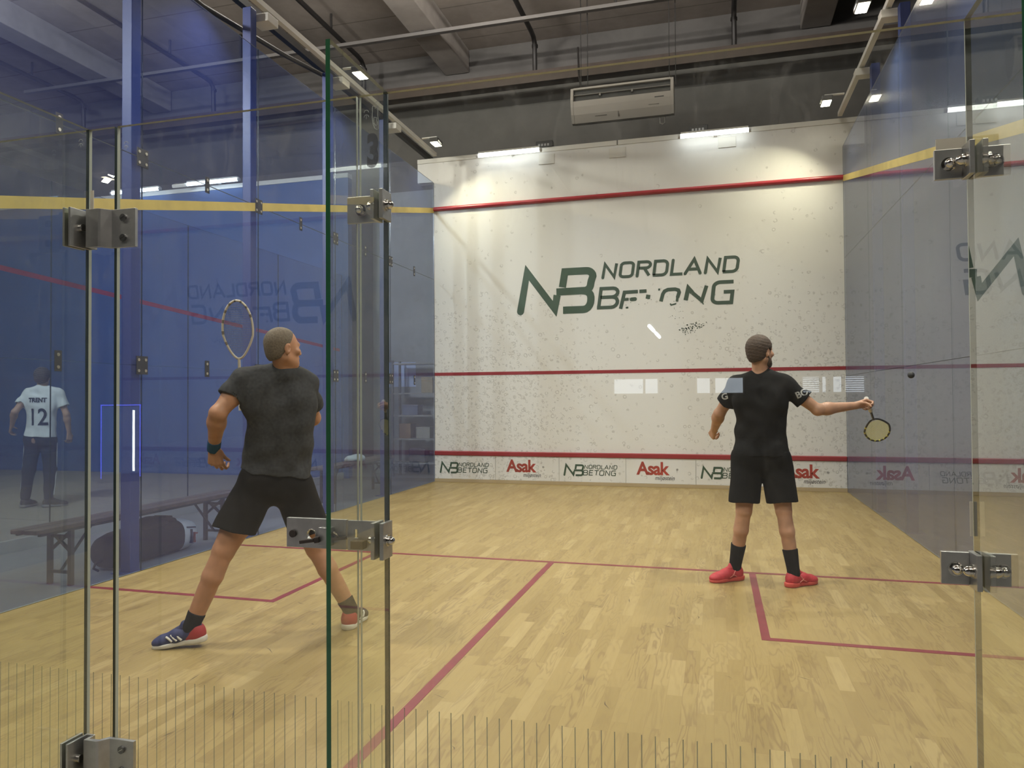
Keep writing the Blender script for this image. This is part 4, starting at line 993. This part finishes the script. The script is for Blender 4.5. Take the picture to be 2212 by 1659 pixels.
def racket(name, butt, tip, nrm, colors, label, hl=.40):
    """squash racket from butt to tip; nrm = string-bed normal"""
    b, t = np.array(butt, float), np.array(tip, float); d = nv(t-b); L = .685; n = nv(np.array(nrm)-d*(np.array(nrm)@d)); x = np.cross(d, n)
    o = b; P = lambda a, c, e=0.0: o+d*a+x*c+n*e
    root = tag(empty(name, tuple(b)), label, 'racket'); R0 = lambda mb: rel(mb, b)
    mb = MB().tube([P(0, 0), P(.005, 0), P(.19, 0), P(.20, 0)], [.0165, .0155, .0150, .012], 10); R0(mb).build('grip', colors[0], root)
    mb = MB().tube([P(.19, 0), P(.33, 0)], [.0095, .0085], 10); R0(mb).build('shaft', colors[1], root)
    # teardrop head outline
    pts = []
    for i in range(33):
        q = i/32*2*math.pi
        y = -math.cos(q); hw = math.sin(q)*(.093 if y > -.2 else .093*(1-.30*((-.2-y)/.8)))
        pts.append(P(.325+.18*(y+1), hw))
    mb = MB().tube(pts[:-1], .0072, 8, closed=True); R0(mb).build('frame', colors[1], root)
    mb = MB(); rgm = random.Random(1)
    for i in range(9):   # bumper and paint flecks along the frame
        p, q = pts[5+i*2], pts[6+i*2]; mb.tube([lerp(p, q, .15), lerp(p, q, .75)], .0076, 8)
    R0(mb).build('grommet_strip', colors[3], root)
    mb = MB(); ctr = P(.325+.18, 0)
    for i in range(-9, 10):     # mains
        c = i*.0092; ys = [y for y in np.linspace(.33, .684, 90) if abs(c) < half_w((y-.325)/.18-1)]
        if len(ys) > 1: mb.tube([P(ys[0], c, .0006), P(ys[-1], c, .0006)], .0009, 4, caps=False)
    for j in range(22):         # crosses
        y = .365+j*.0142; h = half_w((y-.325)/.18-1)
        if h > .01: mb.tube([P(y, -h, -.0006), P(y, h, -.0006)], .0011, 4, caps=False)
    R0(mb).build('string_bed', colors[2], root)
    return root
def half_w(y):
    if abs(y) >= 1: return 0
    q = math.acos(-y); return math.sin(q)*(.093 if y > -.2 else .093*(1-.30*((-.2-y)/.8)))
# ================================================================ people
J1 = to_arr(dict(head=(2.138, 1.888, 1.700), neck=(2.126, 1.950, 1.565), shL=(1.914, 1.841, 1.508), shR=(2.182, 2.060, 1.492), elL=(1.842, 1.700, 1.325), wrL=(1.725, 1.817, 1.125), haL=(1.715, 1.847, 1.017),
  elR=(2.130, 2.230, 1.285), wrR=(1.800, 2.185, 1.336), pel=(2.028, 1.966, 0.927), hipL=(1.944, 1.923, 0.891), hipR=(2.111, 2.032, 0.883), knL=(1.825, 1.773, 0.535), anL=(1.671, 1.696, 0.120), knR=(2.191, 2.165, 0.490), anR=(2.380, 2.245, 0.110)))
J2 = to_arr(dict(head=(4.887, 3.942, 1.736), neck=(4.890, 3.978, 1.556), shL=(4.719, 3.984, 1.481), shR=(5.055, 3.952, 1.484), elL=(4.588, 4.076, 1.271), wrL=(4.548, 4.255, 1.137), haL=(4.530, 4.313, 1.078),
  elR=(5.285, 3.956, 1.301), wrR=(5.560, 4.063, 1.329), haR=(5.666, 4.123, 1.356), pel=(4.884, 3.987, 0.967), hipL=(4.780, 3.980, 0.925), hipR=(4.993, 3.997, 0.927), knL=(4.756, 3.920, 0.545), anL=(4.690, 4.021, 0.105), knR=(5.039, 3.945, 0.550), anR=(5.101, 3.927, 0.105)))
J3 = to_arr(dict(head=(-4.023, 5.854, 1.713), neck=(-4.025, 5.857, 1.560), shL=(-4.182, 5.805, 1.493), shR=(-3.877, 5.960, 1.491), elL=(-4.250, 5.650, 1.257), wrL=(-4.401, 5.737, 1.073), elR=(-3.780, 6.000, 1.219), wrR=(-3.800, 6.063, 0.970),
  pel=(-4.074, 5.877, 0.915), hipL=(-4.145, 5.839, 0.880), hipR=(-3.997, 5.920, 0.880), knL=(-4.190, 5.806, 0.485), anL=(-4.238, 5.795, 0.095), knR=(-4.000, 5.956, 0.485), anR=(-3.955, 5.890, 0.095)))
def pbody(name, J, fwd, face, skin_m, label, hands, w=1.0, legw=1.0, head_up=(0, 0, 1), hs=1.0):
    fwd = np.array(fwd, float)
    S = SDF(*bounds(*J.values(), pad=.20), .0055)
    torso(S, J, fwd, w); leg(S, J['hipL'], J['knL'], J['anL'], -fwd, legw); leg(S, J['hipR'], J['knR'], J['anR'], -fwd, legw)
    arm(S, J['shL'], J['elL'], J['wrL'], hs); arm(S, J['shR'], J['elR'], J['wrR'], hs)
    S.cone(J['neck']-np.array([0, 0, .03]), J['head']+nv(face)*(-.012)-np.array([0, 0, .05]), .060, .054, k=.02)
    fr = head(S, J['head'], face, head_up)
    for h in hands: hand(S, **h)
    o = S.mesh(name, skin_m)
    tag(o, label, 'person'); eyes(o, J['head'], fr)
    return o, fr
# ---- player in the grey shirt
F1 = nv((-.50, .866, 0)); FACE1 = nv((.50, .865, -.05))
hd = nv(J1['haL']-J1['wrL'])
tip1 = np.array((1.719, 2.037, 2.005)); butt1 = np.array((1.683, 2.133, 1.336)); rd = nv(tip1-butt1)
p1, fr1 = pbody('person', J1, F1, FACE1, SK1, 'lunging player in a charcoal t-shirt and black shorts raising a racket', [
    dict(W=J1['wrL'], d=hd+np.array((.05, .0, -.1)), n=(-.25, .95, .1), side=(.95, .25, 0), curl=(38, 50, 35), thumb=(.85, .35, .35), sc=1.15),
    dict(W=J1['wrR'], d=(-.93, -.20, .06), n=(-.20, .93, .1), side=(0, 0, 1), curl=(62, 78, 48), spread=2, thumb=(.55, .35, .75), thumb_curl=25)], w=1.04, legw=1.13, hs=1.08)
SH1 = cloth('charcoal_jersey', (0.036, 0.037, 0.039), var=.25, scale=60)
SHO = cloth('black_shorts_cloth', (0.0085, 0.0075, 0.007))
tshirt(p1, J1, F1, SH1, .55, .66, .045, w=1.04, seed=4, amp=.0075)
shorts(p1, J1, F1, SHO, .70, .70, .085, w=1.04, wd=.104, hemw=.116, seed=9)
M_SOCK = cloth('black_sock', (0.010, 0.010, 0.011))
sock(p1, J1['knL'], J1['anL'], .17, .049, .045, M_SOCK, -F1); sock(p1, J1['knR'], J1['anR'], .16, .049, .045, M_SOCK, -F1)
cap_hair(p1, 'hair', J1['head'], fr1, 1.0, .0035, mat('greying_hair', (0.110, 0.085, 0.058), .8, noise=.35, nscale=120), front=.022, low=-.050, slope=.55)
S = SDF(*bounds(J1['wrL'], J1['elL'], pad=.08), .004); a = lerp(J1['elL'], J1['wrL'], .80); b = J1['wrL']+nv(J1['wrL']-J1['elL'])*.022; n_ = nv(b-a)
S.cone(a-n_*.05, b+n_*.05, .0385, .0370, k=0, planes=[(a, -n_), (b, n_)]); S.mesh('wristband', cloth('teal_wristband', (0.012, 0.065, 0.135)), p1)
# two-tone shoes
NAVY = mat('navy_mesh', (0.020, 0.026, 0.10), .7, noise=.2, nscale=90); WSOLE = mat('white_foam', (0.62, 0.60, 0.56), .6); LACE = mat('tan_lace', (0.45, 0.33, 0.22), .8)
SREDM = mat('red_heel', (0.33, 0.018, 0.022), .6); SDARK = mat('dark_knit', (0.02, 0.018, 0.018), .8)
def overlay(up_, pts_, wd_, m_, nm, P, s_, side=1):
    """band laid on the shoe wall"""
    mb = MB(); mb.tube([P(a, side*b, c) for a, b, c in pts_], wd_, 6, sx=1); return mb.build(nm, m_, up_, smooth_all=True)
def shoe1_extra(o, P, A, s, d, u):
    S_ = SDF(*bounds(P(-.03, 0, 0), P(.16, 0, .15), pad=.08), .0035)
    S_.ball(P(.046, 0, .050), (.050, .0395, .062), A, k=.03); S_.cone(P(.05, 0, .055), P(.12, 0, .046), .042, .0405, k=.03); S_.cone(P(.05, 0, .06), P(.058, 0, .110), .0425, .0395, k=.02)
    S_.cut(P(.086, 0, .05), nv(d+u*.75)); S_.cut(P(.06, 0, .104), nv(u-d*.2)); S_.cut(P(0, 0, .028), -u); S_.mesh('heel_panel', SREDM, o)
    for q in range(3):
        for sd in (-1, 1):
            a = .128+q*.026; overlay(o, [(a-.012, .0445, .036), (a+.004, .0435, .054), (a+.020, .034, .076-q*.006)], .0062, WSOLE, 'stripe', P, s, sd)
shoe(p1, 'shoe', J1['anL'], (-.93, -.36), (NAVY, WSOLE, LACE, SDARK), shoe1_extra, pitch=-7)
shoe(p1, 'shoe', J1['anR'], (-.12, .99), (SDARK, WSOLE, LACE, SREDM), shoe1_extra, pitch=0)
RW = mat('cream_frame', (0.50, 0.45, 0.36), .35); RG = mat('cream_grip', (0.48, 0.42, 0.32), .8); RS = mat('dark_strings', (0.06, 0.06, 0.065), .5); RB = mat('dark_bumper', (0.10, 0.08, 0.06), .5)
racket('squash_racket', butt1, tip1, (-.30, .95, .06), (RG, RW, RS, RB), 'cream teardrop racket with dark strings held up behind the player in charcoal')
# ---- player in black
F2 = nv((-.02, 1.0, 0)); FACE2 = nv((.70, .70, -.06))
rk2 = nv((.30, .82, -.50)); gp2 = J2['haR']+np.array((-.01, .012, -.004))
p2, fr2 = pbody('person', J2, F2, FACE2, SK2, 'bearded player all in black with coral red shoes near the front wall', [
    dict(W=J2['wrL'], d=(-.25, .72, -.60), n=(.75, .45, .15), side=(.3, .2, .8), curl=(50, 60, 40), thumb=(.7, .4, .5)),
    dict(W=J2['wrR'], d=(.86, .45, .20), n=(.30, -.75, -.55), side=(-.2, .45, .85), curl=(58, 74, 46), spread=2, thumb=(.6, .3, .7), thumb_curl=25)], w=.97, legw=1.04, hs=.97)
SH2 = cloth('black_jersey', (0.0085, 0.0085, 0.0088), var=.2, scale=60); SHO2 = cloth('black_shorts_cloth.001', (0.007, 0.007, 0.0072))
s2 = tshirt(p2, J2, F2, SH2, .64, .60, -.01, w=.99, seed=14, amp=.006)
shorts(p2, J2, F2, SHO2, .84, .84, .03, w=1.0, wd=.100, hemw=.112, seed=19)
sock(p2, J2['knL'], J2['anL'], .40, .055, .044, M_SOCK, -F2); sock(p2, J2['knR'], J2['anR'], .37, .054, .044, M_SOCK, -F2)
HAIR2 = mat('brown_hair', (0.052, 0.032, 0.020), .75, noise=.4, nscale=90)
cap_hair(p2, 'hair', J2['head'], fr2, 1.0, .013, HAIR2, front=.060, low=-.052, rough=.0010, slope=.75)
l, f, u = fr2; Pq = lambda a, b, e: J2['head']+l*a+f*b+u*e
S = SDF(*bounds(J2['head'], pad=.17), .0035)
S.ball(Pq(0, .048, -.088), (.050, .052, .044), (l, f, u), k=.02)
for s_ in (-1, 1): S.cone(Pq(s_*.062, .004, -.030), Pq(s_*.046, .030, -.080), .014, .024, k=.02); S.cone(Pq(s_*.05, .03, -.075), Pq(0, .085, -.095), .022, .020, k=.02)
S.ball(Pq(0, .10, -.062), (.024, .022, .010), (l, f, u), mode='sub'); S.mesh('beard', HAIR2, p2)
CORAL = mat('coral_mesh', (0.46, 0.032, 0.045), .6, noise=.15, nscale=90); CSOLE = mat('coral_sole', (0.55, 0.075, 0.06), .5); PINK = mat('pale_coral', (0.60, 0.20, 0.16), .5)
def shoe2_extra(o, P, A, s, d, u):
    for sd in (-1, 1):
        overlay(o, [(.085, .0435, .036), (.115, .0445, .052), (.150, .035, .078)], .0034, PINK, 'stripe', P, s, sd); overlay(o, [(.150, .0445, .036), (.118, .0445, .050), (.095, .039, .082)], .0034, PINK, 'stripe', P, s, sd)
shoe(p2, 'shoe', J2['anL'], (-.80, -.60), (CORAL, CSOLE, PINK), shoe2_extra); shoe(p2, 'shoe', J2['anR'], (.62, .55), (CORAL, CSOLE, PINK), shoe2_extra)
WT = mat('white_print', (.55, .55, .53), .6)
for tx, pos, xd, yd in (('BO', lerp(J2['shR'], J2['elR'], .36)+np.array((.0, -.10, -.035)), (.80, 0, .36), (-.36, 0, .80)), ('G', lerp(J2['shL'], J2['elL'], .46)+np.array((-.050, -.10, -.010)), (.86, 0, .24), (-.2, 0, .85))):
    tm = text_mesh(tx, .066, 'sleeve_print', WT, s2, frame(tuple(pos), xd, yd), offset=.002); project(tm, s2, (0, 1, 0))
racket('squash_racket', gp2-rk2*.06, gp2+rk2*.625, (.23, -.52, -.82), (mat('white_grip', (.60, .58, .54), .7), mat('black_frame', (.02, .02, .022), .4), mat('yellow_strings', (.62, .56, .10), .5), mat('yellow_bumper', (.50, .46, .08), .5)),
       'yellow-strung racket held low by the player in black')
tag(rel(MB(), (0, 0, 0)).dome((0, 0, 0), (0, 0, 1), .020, .020, 20, 7).dome((0, 0, 0), (0, 0, -1), .020, .020, 20, 7).build('squash_ball', mat('ball_rubber', (.018, .020, .022), .6)), 'small black squash ball in flight before the right glass wall', 'ball').location = (5.70, 3.05, 1.525)
# ---- boy in the white shirt beyond the glass
F3 = nv((-.30, .95, 0))
p3, fr3 = pbody('person', J3, F3, nv((-.45, .88, -.05)), SK3, 'person in a white number 12 shirt and dark trousers behind the blue glass', [
    dict(W=J3['wrL'], d=(-.55, .2, -.8), n=(.6, .6, -.3), side=(.1, .8, .3), curl=(30, 40, 30)), dict(W=J3['wrR'], d=(-.1, .15, -1), n=(-.8, .2, .1), side=(0, .9, 0), curl=(25, 35, 25))], w=.95, legw=.92, hs=.9)
s3 = tshirt(p3, J3, F3, cloth('white_jersey', (.62, .64, .66), var=.05), .62, .62, .02, w=1.0, seed=24, flare=.006)
TR = cloth('dark_trousers_cloth', (.020, .026, .045))
S = SDF(*bounds(J3['pel'], J3['anL'], J3['anR'], J3['hipL'], J3['hipR'], pad=.2), .0065); hl = nv(J3['hipR']-J3['hipL']); fw3 = nv(F3)
S.ball(J3['pel'], (.170, .128, .15), (hl, fw3, (0, 0, 1)), k=.05)
for q in 'LR':
    h, k_, a = J3['hip'+q], J3['kn'+q], J3['an'+q]; S.ball(h-fw3*.04+np.array((0, 0, .03)), (.10, .10, .11), k=.04)
    S.cone(h, k_, .105, .072, k=.03); S.cone(k_, lerp(k_, a, .9), .074, .058, k=.03)
S.warp(folds(.004, 31)); S.cut(J3['pel']+np.array((0, 0, .07)), (0, 0, 1)); tr3 = S.mesh('trousers', TR, p3)
for q, sg in (('L', -1), ('R', 1)):
    h, k_, a = J3['hip'+q], J3['kn'+q], J3['an'+q]; mb = MB(); mb.tube([lerp(h, k_, .1)+hl*sg*.105, lerp(h, k_, .6)+hl*sg*.088, k_+hl*sg*.074, lerp(k_, a, .85)+hl*sg*.061], .009, 6, sx=.5); mb.build('side_stripe', mat('white_print', (.55, .55, .53), .6), tr3)
cap_hair(p3, 'hair', J3['head'], fr3, 1.0, .020, mat('dark_hair', (.030, .022, .018), .8), front=.065, low=-.058, rough=.003, slope=.6)
for q, tv in (('L', (-.3, .95)), ('R', (.55, .75))): shoe(p3, 'shoe', J3['an'+q], tv, (mat('dark_shoe', (.02, .02, .025), .7), mat('grey_sole', (.2, .2, .2), .7), mat('dark_shoe', (.02, .02, .025), .7)))
xr = nv(np.cross(F3, (0, 0, 1))); NV = mat('navy_print', (.012, .02, .055), .6)
for tx, sz, cz, ux in (('TRENT', .078, 1.385, .90), ('12', .31, 1.085, .80)):
    c = np.array((-4.035, 5.86, cz))-F3*.25+xr*.012
    tm = text_mesh(tx, sz, 'back_print', NV, s3, frame(tuple(c), tuple(xr), (0, 0, 1)), offset=.004, sx=ux, align='CENTER'); project(tm, s3, F3, .006)
# ================================================================ bag, far things, added hall fill lamps
def loft(mb, secs, n=24, mi=0, p=2.6):
    vs = []
    for (y, x, z0, hw, hh) in secs:
        for k in range(n):
            a = 2*math.pi*k/n; c, s = math.cos(a), math.sin(a)
            vs.append((x+hw*math.copysign(abs(c)**(2/p), c), y, z0+hh+hh*math.copysign(abs(s)**(2/p), s)))
    fs = [(i*n+k, (i+1)*n+k, (i+1)*n+(k+1) % n, i*n+(k+1) % n) for i in range(len(secs)-1) for k in range(n)]
    mb.add(vs, fs, mi, True); mb.add(vs[:n], [tuple(range(n))], mi, True); mb.add(vs[-n:], [tuple(range(n))[::-1]], mi, True); return mb
body = loft(MB(), [(-.54, 0, .10, .05, .05), (-.52, 0, .05, .11, .10), (-.47, 0, .015, .145, .13), (-.36, 0, .002, .160, .15), (-.1, 0, .0, .165, .158), (.15, 0, .0, .165, .155), (.30, 0, .0, .160, .150)]).build('body', M_BAG, bg)
loft(MB(), [(.30, 0, .0, .161, .151), (.42, 0, .004, .155, .143), (.50, 0, .02, .135, .122), (.535, 0, .06, .08, .07)]).build('end_panel', mat('pale_nylon', (.62, .60, .57), .6, noise=.1), bg)
loft(MB(), [(-.20, .02, .26, .06, .03), (-.14, .02, .25, .11, .055), (.05, .02, .25, .12, .060), (.16, .02, .26, .08, .035)]).build('pocket', M_BAG, bg)
loft(MB(), [(.16, .0, .26, .05, .02), (.22, .0, .26, .08, .045), (.30, .0, .25, .07, .035)]).build('pocket', M_BAG, bg)
MB().tube([(.02, -.52, .10), (.02, -.60, .09), (.02, -.62, .05), (.02, -.57, .02)], .010, 8).build('handle', M_BAG, bg)
m_ = MB(); m_.beam((.142, .335, .225), (.130, .47, .205), .012, .030, up=(1, 0, 0)).beam((.158, .385, .20), (.160, .385, .07), .012, .030, up=(1, 0, 0)); m_.build('emblem_stroke', mat('navy_emblem', (.02, .025, .06), .6), bg)
m_ = MB(); m_.beam((.158, .425, .155), (.150, .47, .150), .012, .030, up=(1, 0, 0)).beam((.158, .425, .165), (.160, .425, .07), .012, .028, up=(1, 0, 0)); m_.build('emblem_stroke', mat('red_emblem', (.30, .04, .03), .6), bg)
MB().tube([(.10, -.3, .30), (.06, -.2, .345), (.0, .1, .36), (.03, .28, .33)], .009, 8).build('shoulder_strap', M_BAG, bg)
# shelf at the end of the corridor with boxes, cloth on the bench
sh = tag(empty('shelf_rack', (-.62, 10.55, -.012)), 'grey open shelf rack standing at the corridor end behind the glass', 'shelf')
M_RACK = mat('rack_grey', (.09, .09, .095), .5)
for dx in (-.45, .45):
    for dy in (-.16, .16): MB().box((dx-.018, dy-.018, 0), (dx+.018, dy+.018, 2.1)).build('upright', M_RACK, sh)
for z in (.25, .68, 1.1, 1.5, 2.04): MB().box((-.44, -.17, z-.012), (.44, .17, z+.012)).build('shelf_board', mat('rack_board', (.27, .26, .25), .5), sh)
rg = random.Random(8)
for i, (x, z, wd_, ht, c, lab) in enumerate(((-.85, .682, .22, .26, (.20, .11, .05), 'brown carton on the corridor shelf, second board'), (-.50, .682, .26, .20, (.30, .28, .24), 'pale carton on the corridor shelf, second board'), (-.75, 1.102, .30, .18, (.10, .12, .20), 'dark blue box on the corridor shelf, third board'), (-.42, 1.502, .22, .28, (.32, .25, .15), 'tan carton on the corridor shelf, fourth board'), (-.62, .252, .30, .24, (.05, .05, .06), 'black crate on the lowest corridor shelf'))):
    t = tag(MB().box((-wd_/2, -.12, 0), (wd_/2, .12, ht)).box((-wd_/2-.004, -.124, ht-.03), (wd_/2+.004, .124, ht+.004)).build('carton', mat('carton_%d' % i, c, .7, noise=.1), bevel=.004), lab, 'box', 'cartons on the corridor shelf'); t.location = (x, 10.55, z)
S = SDF((-.68, 7.5, .45), (-.28, 8.2, .72), .008)
for a in ((-.50, 7.72, .53), (-.46, 7.85, .535), (-.52, 7.95, .53)): S.ball(a, (.10, .11, .055), k=.05)
S.warp(folds(.010, 77)); S.cut((0, 0, .5015), (0, 0, -1))
tag(S.mesh('towel', mat('pale_towel', (.55, .57, .56), .9, noise=.1)), 'crumpled pale towel lying on the bench near the front wall', 'towel')
ps = tag(MB().box((-.006, 0, 0), (0, .62, .46)).box((-.008, .02, .02), (-.005, .60, .44)).build('blue_panel', mat('blue_white_panel', (.42, .52, .80), .6)), 'pale blue flat panel on the corridor wall behind the glass', 'sheet')  # plain panel standing in for a blue-white window-like square
ps.data.transform(Matrix.Rotation(math.radians(-90), 4, 'Z')); ps.location = (-1.45, 10.892, 1.62)
# drinks cooler behind the camera, mirrored in the glass
ck = tag(empty('drinks_cooler', (-5.35, -8.6, -.012), rz=math.radians(-55)), 'drinks cooler with blue outline light mirrored in the glass back wall', 'cooler')
MB().box((-.33, -.6, 0), (.33, 0, 1.40)).build('cabinet', BLACK, ck, bevel=.01)
MB().box((-.29, .001, .15), (.29, .02, 1.30)).build('door_glass', mat('cooler_inside', (.05, .08, .16), .3, emit=((.25, .4, .9), .55)), ck)
EB = mat('blue_led', (.1, .1, .9), .3, emit=((.08, .10, 1.0), 9.0)); EW = mat('white_led', (1, 1, 1), .3, emit=((.85, .93, 1.0), 22.0))
MB().box((-.31, .0, 1.32), (.31, .03, 1.34)).box((-.31, .0, .08), (-.297, .03, 1.34)).box((.297, .0, .08), (.31, .03, 1.34)).build('outline_light', EB, ck)
MB().box((.18, .021, .18), (.215, .03, 1.24)).build('inner_light', EW, ck)
# fill lamps added out of view; their uplights brighten the ceiling
M_HL = mat('fill_lamp_diffuser', (1, 1, 1), .4, emit=((1.0, .95, .86), 3.0))
for i, (x, y, z, dn, lab) in enumerate(((1.0, -4.0, 7.4, 1, 'added fill strip lamp under the hall ceiling behind the court, left one'), (7.0, -4.0, 7.4, 1, 'added fill strip lamp under the hall ceiling behind the court, right one'), (-5.5, -4.0, 7.4, 1, 'added fill strip lamp under the hall ceiling behind the neighbouring court'),
                                    (-6.8, 4.6, 7.8, .25, 'added fill strip lamp high above the neighbouring court'), (0.4, 6.6, 7.5, .25, 'added fill strip lamp high above the left half of the court'), (5.0, 6.2, 7.75, .25, 'added fill strip lamp high above the right half of the court'))):
    t = tag(empty('hall_fill_lamp', (x, y, z)), lab, 'lamp', 'added hall strip lamps')
    MB().box((-.75, -.12, 0), (.75, .12, .05)).build('housing', WHITE_P, t, bevel=.006); MB().box((-.72, -.10, -.012), (.72, .10, -.001)).build('diffuser', M_HL, t)
    for q in (-.5, .5): MB().tube([(q, 0, .05), (q, 0, HZ-z)], .006, 6).build('hanging_rod', M_PIPE, t)
    a = area('hall_fill_light', (0, 0, -.02), (0, 0, -1), 1.4, .2, FILL_W*dn, (1.0, .95, .87), 170); a.parent = t
    a = area('hall_fill_uplight', (0, .02, .06), (0, .75 if y > 0 else 0, 1), 1.4, .2, FILL_UP_W, (1.0, .95, .88), 175); a.parent = t
t = tag(empty('twin_tube_lamp', (2.85, -20.4, 3.34)), 'pair of white tubes far behind the camera, mirrored in the glass above the worn lettering', 'lamp')
for a, b in ((-2.0, -.45), (.35, 1.9)): MB().tube([(0, a, 0), (0, b, 0)], .05, 10).build('tube', mat('far_tube_glow', (1, 1, 1), .3, emit=((.95, .98, 1.0), 22.0)), t)
MB().box((-.05, -2.1, .05), (.05, 2.0, .10)).build('housing', WHITE_P, t); MB().tube([(0, 0, .1), (0, 0, HZ-3.34)], .01, 6).build('hanging_rod', M_PIPE, t)
